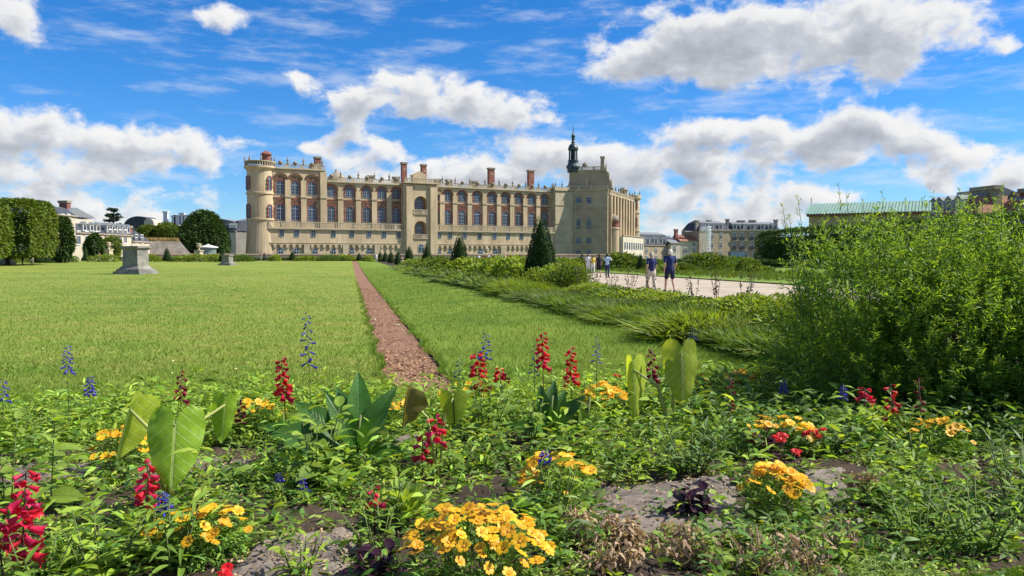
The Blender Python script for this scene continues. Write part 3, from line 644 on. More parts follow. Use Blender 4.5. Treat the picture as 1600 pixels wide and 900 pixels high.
f = Fr.px(166, 164, 206, 175)
house('town_house', 'pink and cream house with row of white dormers beside the cedar', f, -.5, 5.9, 9, render_w, slate, 'mansard', 8.2, 1.0, dh=1.5, rise=.7, rows=[(381, 3.2, 1.3, (172, 180, 188, 196))], dorm=(171, 179, 187, 195, 202))
f = Fr.px(207, 175.5, 234, 184)
house('town_house', 'small cream house with plain zinc roof beside the bastion', f, -.5, 4.6, 7, render_w, slate, 'gable', 7.6, rows=[(381, 2.2, 1.2, (213, 222))], chim=[(222, 8.6, 1.2, brick, -3)])
f = Fr.px(195, 262, 312, 262)
bb = house('terrace_building', 'long grey stone building with cornice and chimneys behind the round tree', f, -.5, 11.5, 10, render_g, slate_l, 'gable', 12.6, rows=[(364, 2.6, 1.3, tuple(range(218, 310, 12)))], chim=[(250, 17, 1.4, white_p, -5), (263, 15.6, 1.4, white_p, -5), (269, 15.8, 2.2, white_p, -5), (276, 16.5, 1.5, white_p, -5), (284, 15.8, 2.6, white_p, -5), (297, 17, 1.7, white_p, -5)], cat='building')
fb = Fr.px(194, 254, 239, 254); mb = MB(); w = fb.len
ar = [(q[0] + w / 2, q[1]) for q in arch(w, 11.0, 11.3, 14, .72)]; mb.prism(ar, fb.pt, -8, 0); hb = mb.build('barrel_roof_hall', slate, None)
tag(hb, 'grey barrel vaulted roof rising behind the low houses', 'building')
fb2 = Fr.px(226, 253, 241, 253); w2 = fb2.len; mb = MB(); mb.prism([(q[0] + w2 / 2, q[1]) for q in arch(w2, 11.0, 12.6, 12, .8)], fb2.pt, -6, 0); tag(mb.build('cream_gable', render_w), 'cream rounded gable next to the grey barrel roof', 'building')
f = Fr.px(352, 272, 369, 262); f2 = Fr.px(369, 262, 392, 275)
house('town_house', 'cream house with blue slate mansard and dormers against the castle tower', f2, -.5, 9.6, 12, render_w, slate, 'mansard', 13.4, 1.4, rows=[(384, 2.4, 1.3, (373, 382)), (376, 2.6, 1.3, (373, 382)), (394, 2.4, 1.3, (373, 382))][1:], dorm=(371, 376.5, 382, 387))
house('town_house', 'shaded side house with slate roof right of the round tree', f, -.5, 9.7, 12, render_g, slate, 'mansard', 13.6, 1.4, rows=[(375, 2.6, 1.3, (362,)), (394, 2.4, 1.3, (362,))], dorm=(361,))
# right of the castle
f = Fr.px(996, 300, 1048, 312)
house('town_house', 'pale house with dark roof and cream dormers behind the walking couple', f, -.5, 5.6, 11, render_t, slate, 'mansard', 10.2, 1.6, rows=[(396, 2.2, 1.3, (999, 1004, 1010, 1025, 1038)), (407, 2.0, 1.3, (1010, 1025, 1038))], dorm=(1004, 1012, 1025, 1038), dw=2.2, dh=2.2)
f = Fr.px(996, 325, 1047, 325); house('far_house', 'grey flat-topped house peeping over the dark roof', f, -.5, 9.5, 8, render_g, slate_l, 'gable', 10.2, cat='house')
f = Fr.px(1048, 309, 1063, 311)
house('town_house', 'narrow house with plain grey roof beside the reddish tiled house', f, -.5, 6.6, 11, render_w, slate_l, 'gable', 9.4, rows=[(394, 2.6, 1.3, (1054,)), (408, 2.4, 1.3, (1054,))], chim=[(1063, 12.6, 1.3, brick, -3)])
f = Fr.px(1063, 311, 1092, 313)
house('town_house', 'cream house with reddish tiled roof left of the fountain jet', f, -.5, 7.4, 10, render_w, tile, 'gable', 10.3, rows=[(385, 2.2, 1.3, (1084,)), (396, 2.2, 1.3, (1084, 1071)), (407, 2.0, 1.3, (1084, 1071))], chim=[(1077, 12.2, .9, stone_d, -5)])
f = Fr.px(1092, 312, 1141, 318)
house('apartment_house', 'tall tan house with grey mansard and two dormers behind the fountain jet', f, -.5, 11.8, 12, render_t, slate, 'mansard', 15.2, 1.8, rows=[(374, 2.6, 1.4, (1112, 1126)), (388, 2.7, 1.4, (1112, 1126)), (402, 2.7, 1.4, (1100, 1112, 1126))], dorm=(1111, 1126), chim=[(1093, 16.2, 1.4, render_g, -2), (1119, 16.5, 1.6, stone_d, -5)], dw=1.9, dh=2.0, cat='building')
f = Fr.px(1141, 318, 1219, 322)
hb = house('apartment_house', 'wide tan apartment house with dark slate mansard and blue hoarding', f, -.5, 11.9, 12, render_t, slate, 'mansard', 15.0, 1.5, rows=[(374, 2.9, 1.5, (1147, 1159, 1174, 1190, 1205)), (389, 3.0, 1.5, (1147, 1159, 1174, 1190, 1205)), (404, 2.6, 1.5, (1165, 1178, 1192, 1205))], dorm=(1148, 1159, 1175, 1191, 1203, 1211), chim=[(1141, 17, 1.2, render_g, -3), (1166, 16.6, 3, stone_d, -5), (1184, 16.8, 2.6, stone_d, -5), (1217, 17, 1.4, render_g, -3)], dw=1.7, dh=1.9, cat='building')
for py in (377, 392): cornice(f, 0, f.len, f.z_of(1180, py), 0, .25, .25, stone_l, hb)
for px in (1147, 1159, 1174, 1190, 1205):
    for py in (374, 389):
        a = f.s_of(px); z = f.z_of(px, py); mb = MB(); f.box(mb, a - 1.0, a + 1.0, z - .1, z + .02, .0, .5); f.box(mb, a - 1.0, a + 1.0, z + .021, z + .9, .44, .5); mb.build('balcony', slate, hb)
q = f.s_of(1138); f.part('hoarding', bluegate, hb, f.s_of(1139), f.s_of(1161), -.5, f.z_of(1150, 393), .6, 1.4)
# green roofed hall on the right
gf = Fr.px(1263, 122, 1473, 113); hall = empty('green_roofed_hall', gf.pt(12, -.5), 'low ochre hall with pale green ribbed metal roof behind the hedge', 'building')
ochre = mat('ochre_render', (.42, .31, .16), .9, .15, .3, coords='World'); w = gf.len; ze = gf.z_of(1300, 334); zr = gf.z_of(1300, 314.5)
gf.part('wall', ochre, hall, 0, w, -.5, ze - .35, -10, 0); gf.part('eave', mat('red_eave', (.20, .085, .06), .8), hall, -.3, w + .3, ze - .35, ze - .02, -10.4, .5)
mb = MB(); mb.add([gf.pt(-.5, ze, .7), gf.pt(w + .5, ze, .7), gf.pt(w + .5, ze, -10.7), gf.pt(-.5, ze, -10.7), gf.pt(-.5, zr, -5), gf.pt(w + .5, zr, -5)], [(0, 1, 5, 4), (2, 3, 4, 5), (0, 4, 3), (1, 2, 5), (3, 2, 1, 0)]); rf = mb.build('roof', copper, hall)
seam_me = None
for i in range(44):
    a = -.45 + (w + .9) * i / 43; mb = MB(); p0 = gf.pt(a, ze + .01, .7); p1 = gf.pt(a, zr + .01, -5); t = gf.t * .05; nn = Vector((0, 0, .09)); mb.hexa([p0 - t, p0 + t, p1 + t, p1 - t, p0 - t + nn, p0 + t + nn, p1 + t + nn, p1 - t + nn]); mb.build('roof_seam', copper, rf)
mb = MB(); mb.tube([gf.pt(-.4, zr, -5), gf.pt(-.4, zr + 1.0, -5)], .06, 5); mb.build('finial', slate, rf)
f = Fr.px(1452, 100, 1528, 92)
house('mansard_house', 'reddish tiled house with white dormers above the right end of hedge', f, -.5, 6.3, 9, render_g, tile, 'mansard', 8.8, 1.3, dorm=(1457, 1466, 1480, 1495), chim=[(1476, 9.6, 1.5, render_g, -3), (1505, 10.0, 3.6, render_t, -3)], dw=1.0, dh=1.5)
f = Fr.px(1528, 96, 1680, 84)
house('mansard_house', 'brown roofed house with clustered chimney pots at the right edge', f, -.5, 6.2, 9, render_g, tile, 'mansard', 8.2, 1.3, dorm=(1545, 1620), chim=[(1545, 9.3, 2.2, stone_d, -3), (1574, 9.6, 1.6, brick, -3), (1594, 10.0, 2.2, stone_d, -3)], dw=1.0, dh=1.4)
# bastion, kiosk
bast = mat('bastion_stone', (.26, .225, .18), .95, .35, .5, (.17, .15, .125), bump=.8, bscale=3, coords='World')
f = Fr.px(206, 190, 312, 196); w = f.len; mb = MB()
zt = f.z_of(260, 377); mb.add([f.pt(0, -.5, 1), f.pt(w, -.5, 1), f.pt(w, -.5, -10), f.pt(0, -.5, -10), f.pt(1.6, zt, -1), f.pt(w - 4.5, zt, -1), f.pt(w - 4.5, zt, -9), f.pt(1.6, zt, -9)], [(3, 2, 1, 0), (0, 1, 5, 4), (1, 2, 6, 5), (2, 3, 7, 6), (3, 0, 4, 7), (4, 5, 6, 7)])
bs_ = empty('bastion', f.pt(w / 2, -.5), 'squat sloping grey stone bastion topped with dry grass', 'bastion'); mb.build('bastion_wall', bast, bs_)
dry = mat('dry_grass', (.34, .25, .10), .9, leaf=.2, island=.4)
Nn = 5000; q = rng.random((Nn, 2)); b = np.array([f.pt(1.8 + (w - 6.5) * x, zt - .05, -1.2 - 7.4 * y) for x, y in q]); s = rng.normal(0, .09, (Nn, 3)) * [1, 1, 0]; tp_ = b + np.stack([rng.normal(0, .15, Nn), rng.normal(0, .15, Nn), .3 + .9 * rng.random(Nn)], -1)
link('dry_grass', npmesh('dry_grass', np.stack([b - s, b + s, tp_], 1), np.arange(3 * Nn).reshape(-1, 3)), dry, bs_, kind='stuff')
kp = P(325.5, 401, 180); kk = empty('round_kiosk', (kp.x, kp.y, .4), 'round dark kiosk with flat white roof before the big tree', 'kiosk')
mb = MB(); mb.lathe((kp.x, kp.y, .4), [(1.75, 0), (1.75, 2.9), (1.9, 2.95), (1.9, 3.1)], 20); mb.build('kiosk_wall', mat('kiosk_green', (.12, .17, .16), .5), kk)
mb = MB(); mb.lathe((kp.x, kp.y, 3.51), [(2.2, 0), (2.2, .2), (1.2, .45), (.2, .75), (.05, .95)], 20); mb.build('kiosk_roof', white_p, kk)

# ------------------------------------------------------------------ foliage helpers
LANCE = (np.array([[0, 0], [.33, -.5], [.33, .5], [.7, -.38], [.7, .38], [1, 0]]), np.array([[0, 1, 2], [1, 3, 4], [1, 4, 2], [3, 5, 4]]))
DIAM = (np.array([[0, 0], [.45, -.5], [1, 0], [.45, .5]]), np.array([[0, 1, 2], [0, 2, 3]]))
def unit(a): return a / np.maximum(np.linalg.norm(a, axis=-1, keepdims=True), 1e-9)
def leafmesh(name, Pn, D, L, W, bend=.2, tm=DIAM, fold=.15, upb=.8):
    n = len(Pn); t, f = tm; D = unit(D); up = rng.normal(0, 1 - upb * .6, (n, 3)) + [0, 0, upb]; S_ = unit(np.cross(D, up)); Nn = np.cross(S_, D)
    L = np.broadcast_to(L, n)[:, None, None]; W = np.broadcast_to(W, n)[:, None, None]; tt = t[None, :, 0:1]; ww = t[None, :, 1:2]
    V = Pn[:, None] + D[:, None] * tt * L + S_[:, None] * ww * W + Nn[:, None] * np.abs(ww) * W * fold - np.array([0, 0, 1]) * bend * L * tt ** 2
    Fc = (np.arange(n) * len(t))[:, None, None] + f[None]
    return npmesh(name, V.reshape(-1, 3), Fc.reshape(-1, 3))
def ball(n): return unit(rng.normal(0, 1, (n, 3)))
def blob_noise(d, k=3, seed=0):          # lumpy radius over directions
    r = np.random.default_rng(seed); c = unit(r.normal(0, 1, (k * 8, 3))); a = r.random(k * 8) * .5 + .25
    dot = d @ c.T; return 1 + .16 * (np.exp((dot - 1) * 9) * a * 2.2).sum(1) - .12
fol_lime = mat('foliage_lime', (.105, .15, .02), .7, leaf=.35, island=.5, spec=.25)
fol_dark = mat('foliage_dark', (.045, .085, .018), .7, leaf=.25, island=.5, spec=.25)
fol_box = mat('foliage_topiary', (.026, .060, .014), .75, leaf=.15, island=.5, spec=.2)
fol_hedge = mat('foliage_hedge', (.050, .10, .016), .7, leaf=.25, island=.5, spec=.25)
fol_med = mat('foliage_mid', (.11, .175, .024), .65, leaf=.35, island=.45, spec=.3)
fol_br = mat('foliage_bright', (.19, .26, .03), .6, leaf=.4, island=.4, spec=.3)
fol_grey = mat('foliage_greygreen', (.15, .20, .07), .7, leaf=.35, island=.4, spec=.3)
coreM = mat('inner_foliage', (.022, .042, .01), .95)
def cone_tree(px, py_top, py_base, wpx, label, group, Y=None, seed=0):
    b = G(px, py_base, .1) if Y is None else P(px, py_base, Y)
    if Y is not None: b.z = gz(b.x, b.y)
    Y = b.y; h = ZP(py_top, Y) - b.z; r = wpx / 2 * Y / F * 1.32
    root = empty('topiary_cone', b, label, 'topiary', group)
    mb = MB(); mb.tube([(0, 0, -.1), (0, 0, h * .3)], [.08 * h / 3, .05], 6); mb.build('trunk', bark, root, world=False)
    n = int(min(9000, max(900, 260000 / Y * 1.2))); z = 1 - np.sqrt(rng.random(n) * .985); a = rng.random(n) * 6.283
    pr = np.where(z < .1, .82 + z * 1.8, 1.0) * (1 - z) ** .70 + .02; rr = r * pr * (.86 + .16 * rng.random(n)) * (1 + .06 * np.sin(a * 3 + seed) * np.sin(z * 9 + seed))
    Pn = np.stack([rr * np.cos(a), rr * np.sin(a), .04 * h + z * h * .96], -1); D = np.stack([np.cos(a), np.sin(a), .8 + 0 * a], -1) + rng.normal(0, .6, (n, 3))
    s = r * .11 * (900 / n) ** .25
    link('crown', leafmesh('crown', Pn, D, s * (1 + rng.random(n)), s * .8, 0), fol_box, root, world=False, kind='stuff')
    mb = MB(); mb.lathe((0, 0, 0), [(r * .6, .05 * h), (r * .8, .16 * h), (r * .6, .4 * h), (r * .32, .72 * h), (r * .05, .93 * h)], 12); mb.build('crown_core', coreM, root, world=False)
    return root
def round_tree(px, py_top, wpx, Y, label, m, name='tree', z0=None, seed=1, n=9000, ls=.32, sq=.9, trunkf=.3):
    b = P(px, 401, Y); b.z = .4 if z0 is None else z0; h = ZP(py_top, Y) - b.z; r = wpx / 2 * Y / F
    root = empty(name, b, label, 'tree')
    mb = MB(); mb.tube([(0, 0, -.3), (.05, 0, h * .25), (0, .1, h * .6)], [r * .09, r * .07, r * .03], 8)
    for i in range(5):
        a = i * 1.26; mb.tube([(0, 0, h * .25), (r * .3 * math.cos(a), r * .3 * math.sin(a), h * .5), (r * .6 * math.cos(a), r * .6 * math.sin(a), h * .65)], [r * .05, r * .035, r * .015], 6)
    mb.build('trunk', bark, root, world=False)
    d = ball(n); rad = blob_noise(d, 4, seed) * (.62 + .38 * rng.random(n) ** .35); ch = h * (1 - trunkf) / 2
    Pn = d * rad[:, None] * [r, r, ch * 1.02] + [0, 0, h - ch]
    link('crown', leafmesh('crown', Pn, d + rng.normal(0, .6, (n, 3)), ls * (.7 + .8 * rng.random(n)), ls * .7, .2), m, root, world=False, kind='stuff'); return root
def clipped_tree(fr, a0, a1, z0, z1, dep, label, m, n=9000, ls=.35, name='clipped_lime_tree', trunk=True, cat='tree', lump=.12):
    root = empty(name, fr.pt((a0 + a1) / 2, .2, -dep / 2), label, cat); w = a1 - a0; h = z1 - z0; mg = min(1.6, h * .28, dep * .3)
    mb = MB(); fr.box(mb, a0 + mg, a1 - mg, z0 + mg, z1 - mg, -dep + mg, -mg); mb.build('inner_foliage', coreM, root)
    if trunk:
        mb = MB(); p = fr.pt((a0 + a1) / 2, 0, -dep / 2); mb.tube([(p.x, p.y, -.3), (p.x, p.y, z0 + 1)], [.3, .24], 8); mb.build('trunk', bark, root)
    A = [w * h, w * h * .3, dep * h, dep * h, w * dep, w * dep * .4]; pk = rng.choice(6, n, p=np.array(A) / sum(A)); u = rng.random(n); v = rng.random(n); x = a0 + w * u; z = z0 + h * v; o = -dep * rng.random(n)
    jit = np.abs(rng.normal(0, lump * 2, n)); o = np.where(pk == 0, -jit, o); o = np.where(pk == 1, -dep + jit, o); x = np.where(pk == 2, a0 + jit, x); x = np.where(pk == 3, a1 - jit, x); z = np.where(pk == 4, z1 - jit, z); z = np.where(pk == 5, z0 + jit, z)
    # bulges and rounded corners
    bul = np.sin(x * 1.7 + z * .9) * np.sin(z * 1.3 - x * .4 + o) * lump * 1.6
    cx, co, cz = (a0 + a1) / 2, -dep / 2, (z0 + z1) / 2
    q = np.stack([(x - cx) / (w / 2), (o - co) / (dep / 2), (z - cz) / (h / 2)], -1); k = np.maximum(1, np.linalg.norm(q, axis=1) / 1.5)
    x = cx + (x - cx) / k; o = co + (o - co) / k; z = cz + (z - cz) / k
    t = np.array(fr.t); nn = np.array(fr.n); base = np.array(fr.o); out_d = unit(q ** 5)
    Dw = out_d[:, :1] * t + out_d[:, 1:2] * nn + out_d[:, 2:] * np.array([0, 0, 1])
    Pn = base + x[:, None] * t + o[:, None] * nn + z[:, None] * np.array([0, 0, 1]) + Dw * bul[:, None]
    link('crown', leafmesh('crown', Pn, Dw + rng.normal(0, .55, (n, 3)) - [0, 0, .2], ls * (.6 + .8 * rng.random(n)), ls * .75, .2), m, root, kind='stuff'); return root
# ------------------------------------------------------------------ trees and hedges of the garden
f = Fr.px(-58, 84, 20, 99); clipped_tree(f, 0, f.len, 1.6, ZP(311, 92), 7, 'block clipped lime tree at the far left edge, cut by the frame', fol_lime, 11000, .42)
f = Fr.px(46, 102, 90, 113); clipped_tree(f, 0, f.len, 1.7, ZP(315, 106), 9, 'tall block clipped lime tree with dark left side before the cream house', fol_lime, 15000, .42)
round_tree(98, 345, 27, 124, 'dark rounded tree between clipped lime and cream house', fol_dark, n=6000, ls=.4, seed=3, trunkf=.08)
round_tree(326, 336, 58, 205, 'big dark round tree standing left of the castle', fol_dark, n=12000, ls=.62, seed=5, trunkf=.1)
for i, (px, pt, w) in enumerate([(236, 356, 34), (268, 355, 44), (298, 358, 30)]):
    round_tree(px, pt, w, 222, ['leftmost of the three yellow-green trees above the bastion', 'middle of the three yellow-green trees above the bastion', 'yellow-green tree touching the big dark round tree'][i], fol_lime, n=5000, ls=.6, seed=8 + i, z0=3.5, trunkf=.1)
round_tree(146, 368, 22, 150, 'dark bushy tree behind the statue pedestal', fol_dark, n=3500, ls=.45, seed=11, trunkf=.15)
round_tree(168, 374, 30, 158, 'green bushy tree in front of the pink and cream house', fol_lime, n=3500, ls=.45, seed=12, trunkf=.1)
# cedar: tiers of flat dark boughs
b = P(178, 401, 216); b.z = 1; ced = empty('cedar_tree', b, 'spreading dark cedar tree rising above the house roofs', 'tree'); H = ZP(325, 216) - 1
mb = MB(); mb.tube([(0, 0, -.5), (.1, 0, H * .95)], [.5, .12], 8); mb.build('trunk', bark, ced, world=False)
pp = []; dd = []
for k in range(7):
    z = H * (.5 + .075 * k); 
    for j in range(4):
        a = j * 1.57 + k * .8 + random.uniform(-.5, .5); L = (2.9 - .22 * k) * random.uniform(.55, 1.15); z += random.uniform(-.35, .35); t = rng.random(160); r_ = L * t ** .6
        pp.append(np.stack([r_ * np.cos(a) + rng.normal(0, .28, 160), r_ * np.sin(a) + rng.normal(0, .28, 160), z + r_ * random.uniform(-.05, .35) + rng.normal(0, .16, 160)], -1)); dd.append(rng.normal(0, 1, (160, 3)) * [1, 1, .2])
link('crown', leafmesh('crown', np.concatenate(pp), np.concatenate(dd), .5, .3, .1), mat('foliage_cedar', (.03, .055, .03), .8, leaf=.1, island=.4), ced, world=False, kind='stuff')
# tall clipped hedge on the right
f = Fr.px(1180, 116, 1665, 60); clipped_tree(f, 0, f.len, .1, 5.2, 3.2, 'tall clipped green hedge running behind the big bush on the right', fol_hedge, 34000, .26, 'clipped_hedge', False, 'hedge', .1)
# topiary cones
row = [(29.5, 845, 335, 47, 'largest clipped cone, tall dark green, in the border nearest the flowers'), (50.5, 718, 366, 29, 'second largest clipped cone before the right wing of the castle'),
       (72, 667, 378, 17, 'clipped cone before the right pier of the central pavilion'), (93, 639, 383, 15, 'clipped cone before the left pier of the central pavilion'),
       (114, 622, 390, 10, 'small clipped cone just left of the central pavilion'), (133, 611, 391, 9, 'fourth smallest cone of the receding border row'), (154, 602, 391, 8, 'second farthest clipped cone of the receding border row'), (175, 594, 392, 7, 'farthest clipped cone at the end of the border row')]
for i, (Y, px, pt, w, lab) in enumerate(row): cone_tree(px, pt, 401, w, lab, 'clipped cones', Y, i)
for i, (px, pt, Y, w, lab) in enumerate([(62, 383, 118, 11, 'clipped cone under the tall block clipped lime'), (134, 384, 140, 8, 'clipped cone left of the statue pedestal'), (261, 386, 135, 10, 'clipped cone before the grey bastion'), (347, 391, 132, 9, 'clipped cone behind the short stone pedestal'),
        (457, 392, 150, 9, 'lone clipped cone before the left wing of castle'), (561, 395, 150, 8, 'clipped cone just left of where the chip path ends'), (1001, 396, 74, 12, 'clipped cone left of the walking couple'), (993, 402, 92, 7, 'small clipped cone half hidden at the castle corner'), (1099, 396, 96, 12, 'clipped cone just left of the fountain jet base'), (1090, 401, 125, 7, 'smaller clipped cone beside the one at the fountain')]):
    cone_tree(px, pt, 401, w, lab, 'clipped cones', Y, i + 9)

# ------------------------------------------------------------------ long border of grasses and shrubs
def clump_mesh(kind, n, seed):
    global rng
    if kind == 'grass':
        a = rng.random(n) * 6.283; t = rng.random(n) ** .7; base = np.stack([.25 * t * np.cos(a), .25 * t * np.sin(a), 0 * a], -1) + rng.normal(0, .16, (n, 3)) * [1, 1, 0]
        D = np.stack([np.cos(a) * t * .8 - .25, np.sin(a) * t * .8, 1 - .3 * t], -1) + rng.normal(0, .15, (n, 3))
        return leafmesh('grass_clump', base, D, .75 * (.55 + .6 * rng.random(n)), .020 if n > 1200 else .05, .38, LANCE)
    d = ball(n); d[:, 2] = np.abs(d[:, 2]); rad = blob_noise(d, 4, seed) * (.55 + .45 * rng.random(n) ** .4)
    Pn = d * rad[:, None] * [.62, .62, .85]; ls = .11 if n > 1500 else .19
    return leafmesh('shrub_mound', Pn, d + rng.normal(0, .5, (n, 3)) + [0, 0, .4], ls * (.7 + .8 * rng.random(n)), ls * .36, .25, LANCE)
CM = {(k, l): [clump_mesh(k, n, s) for s in range(3)] for k in ('grass', 'shrub') for l, n in (('near', 3200), ('mid', 1100), ('far', 420))}
stemM = mat('stem_green', (.08, .12, .03), .7)
ORD = ['first', 'second', 'third', 'fourth', 'fifth', 'sixth', 'seventh', 'eighth', 'ninth', 'tenth', 'eleventh', 'twelfth', 'thirteenth', 'fourteenth', 'fifteenth', 'sixteenth', 'seventeenth', 'eighteenth', 'nineteenth', 'twentieth'] + ['twenty-' + x for x in ('first', 'second', 'third', 'fourth', 'fifth', 'sixth', 'seventh', 'eighth', 'ninth')] + ['thirtieth'] + ['thirty-' + x for x in ('first', 'second', 'third', 'fourth', 'fifth', 'sixth', 'seventh', 'eighth', 'ninth')] + ['fortieth'] + ['forty-' + x for x in ('first', 'second', 'third', 'fourth', 'fifth', 'sixth', 'seventh', 'eighth', 'ninth')]
ORD += ['fiftieth'] + ['fifty-' + x for x in ORD[:9]] + ['sixtieth'] + ['sixty-' + x for x in ORD[:9]]
def mound(p, kind, lod, m, sc, label, cat, group, name):
    root = empty(name, p, label, cat, group, random.random() * 6); i = random.randrange(3); me0 = CM[(kind, lod)][i]; key = (me0.name, m.name)
    if key not in CM:
        CM[key] = me0.copy(); CM[key].materials.clear(); CM[key].materials.append(m)
    c = link('foliage', CM[key], None, root, world=False, kind='stuff'); c.scale = sc; return root
u = 9.4; ng = ns = 0
while u < 165:
    st = .8 if u < 40 else (1.9 if u < 80 else 4.0); lod = 'near' if u < 30 else ('mid' if u < 70 else 'far')
    v = 6.15 + random.uniform(-.15, .25); q = AX * u + AV * v; q.z = gz(q.x, q.y); k = random.uniform(.85, 1.2)
    if ng < 60 and (u < 60 or random.random() < .6):
        wid = 1.0 if u < 40 else 1.5; hg_ = .95 if u < 14.5 else (.8 if u < 25 else 1.3)
        mound(q, 'grass', lod, random.choice([fol_med, fol_med, fol_br, fol_grey]), (1.25 * k * wid, 1.25 * k * wid, hg_ * k), 'feathery grass clump on the lawn side of the border, %s from the flower bed' % ORD[ng], 'grass clump', 'grass clumps of the long border', 'grass_clump'); ng += 1
    if ns < 66:
        v = 7.4 + random.uniform(-.3, .3); q = AX * (u + .4) + AV * v; q.z = gz(q.x, q.y); k = random.uniform(.75, 1.15); wid = 1.0 if u < 40 else 1.6
        hz = .62 if u < 13.5 else (.5 if u < 25 else 1.15)
        mound(q, 'shrub', lod, random.choice([fol_med, fol_br, fol_br, fol_lime]), (1.15 * k * wid, 1.15 * k * wid, hz * k), 'leafy shrub on the path side of the border, %s from the flower bed' % ORD[ns], 'shrub', 'shrubs of the long border', 'border_shrub'); ns += 1
    u += st * random.uniform(.85, 1.15)
# wiry seed stems above the border, before the pale path
for i, (px, py, top) in enumerate([(985, 470, 425), (1015, 472, 428), (1085, 476, 432), (1120, 480, 425), (1160, 480, 430), (905, 455, 415), (955, 462, 428)]):
    d0 = pdir(px, 401); k = d0.x; Y = 7.6 / (.9787 * k + .2055); b = P(px, py, Y); b.z = gz(b.x, b.y); h = ZP(top, Y) - b.z
    root = empty('seed_stem_plant', b, 'wiry brown seed stems over the border before the path, %s from the left' % ORD[[5, 6, 0, 1, 2, 3, 4].index(i)] , 'plant', 'wiry seed stems')
    for j in range(5):
        ex, ey = random.uniform(-.22, .22), random.uniform(-.2, .2); mb = MB(); mb.tube([(0, 0, 0), (ex * .4, ey * .4, h * .6), (ex, ey, h * random.uniform(.85, 1.1))], [.008, .006, .004], 4); st = mb.build('stem', mat('dry_stem', (.12, .09, .05), .9), root, world=False)
        n = 14; pn = np.array([(ex * t, ey * t, h * t) for t in rng.uniform(.55, 1, n)]); link('seed_heads', leafmesh('seed_heads', pn, rng.normal(0, 1, (n, 3)) + [0, 0, .5], .07, .03, .1), mat('seed_head', (.16, .12, .07), .9, island=.4), st, world=False, kind='stuff')
# low mounds along the far end of the lawn and on the parterre across the path
far = [(15, 118), (40, 122), (75, 126), (110, 130), (165, 132), (230, 138), (285, 138), (305, 138), (335, 136), (375, 140), (430, 148), (480, 150), (515, 150), (540, 152), (575, 156)]
for i, (px, Y) in enumerate(far):
    q = P(px, 401, Y); q.z = gz(q.x, q.y); mound(q, 'shrub', 'mid', fol_br if i % 3 else fol_med, (3.0, 1.4, 1.15), 'low bright green mound at the far edge of the lawn, %s from the left' % ORD[i], 'shrub', 'low mounds beyond the lawn', 'low_shrub')
pm = [(972, 80, 1.6), (1025, 88, 1.2), (1062, 70, 1.9), (1078, 74, 2.0), (1102, 72, 1.6), (1125, 76, 1.3), (1170, 66, 1.2), (1190, 70, 1.3), (955, 96, 1.4), (1145, 90, 1.2), (905, 70, 1.4), (880, 62, 1.4)]
for i, (px, Y, s) in enumerate(pm):
    q = P(px, 401, Y); q.z = gz(q.x, q.y) + .05; od = sorted(range(len(pm)), key=lambda k: pm[k][0]).index(i)
    mound(q, 'grass' if i in (2, 3, 7) else 'shrub', 'mid', fol_med if i % 2 else fol_lime, (s * 1.9, s * 1.2, s), 'green bush on the parterre across the pale path, %s from the left' % ORD[od], 'shrub', 'parterre bushes across the path', 'parterre_bush')
# clipped low edging and rough meadow plants on the parterre
f = Fr(AX * 60 + AV * 30, AX * 150 + AV * 30); 
f = Fr.px(900, 110, 1240, 92); clipped_tree(f, 0, f.len, 0, 1.0, 1.2, 'low dark clipped hedge across the parterre behind the couple', fol_hedge, 9000, .22, 'low_hedge', False, 'hedge', .06)
f = Fr.px(-20, 152, 600, 164); clipped_tree(f, 0, f.len, .0, 1.15, 1.4, 'low dark clipped edging hedge along the far end of the lawn', fol_hedge, 14000, .3, 'low_hedge', False, 'hedge', .06)
N_ = 9000; uu = 40 + 50 * rng.random(N_); vv = 23.5 + 12 * rng.random(N_); Pn = np.stack([AX.x * uu + AV.x * vv, AX.y * uu + AV.y * vv, zprof(uu, vv) + .06], -1)
tag(link('meadow_plants', leafmesh('meadow_plants', Pn, rng.normal(0, .4, (N_, 3)) + [0, 0, 1], .2 + .35 * rng.random(N_), .07, .2), fol_lime), 'loose meadow planting on the parterre across the pale path', 'meadow', kind='stuff')

# ------------------------------------------------------------------ stone pedestals, urns, statue
ped_m = mat('weathered_stone', (.25, .235, .195), .92, .35, 1.2, (.15, .145, .125), bump=.5, bscale=12)
def pedestal(p, w, h, label, name='stone_pedestal', m=ped_m, rz=-.2, slab=True, cap=True, cat='pedestal'):
    root = empty(name, p, label, cat, None, rz); a = w / 2
    def blk(nm, r0, r1, z0, z1):
        mb = MB(); mb.hexa([(-r0, -r0, z0), (r0, -r0, z0), (r0, r0, z0), (-r0, r0, z0), (-r1, -r1, z1), (r1, -r1, z1), (r1, r1, z1), (-r1, r1, z1)]); return mb.build(nm, m, root, world=False)
    blk('base_slab', a, a * .98, -.1, h * .12); blk('base_step', a * .86, a * .85, h * .122, h * .19); blk('base_moulding', a * .78, a * .60, h * .192, h * .30); blk('die', a * .57, a * .55, h * .302, h * .86)
    blk('die_panel', a * .44, a * .44, h * .38, h * .80).scale = (1, 1.32, 1)
    if cap: blk('cap_moulding', a * .57, a * .66, h * .862, h * .93); blk('cap_slab', a * .69, a * .69, h * .932, h)
    return root
p = P(212, 401, 71); p.z = -.2; pedestal(p, 2.75, ZP(384.5, 71) + .2, 'large grey stone pedestal with moulded base standing on the lawn')
p = P(355.5, 401, 108); p.z = gz(p.x, p.y); pedestal(p, 1.9, ZP(398.5, 108) - p.z, 'short dark stone pedestal farther back on the lawn')
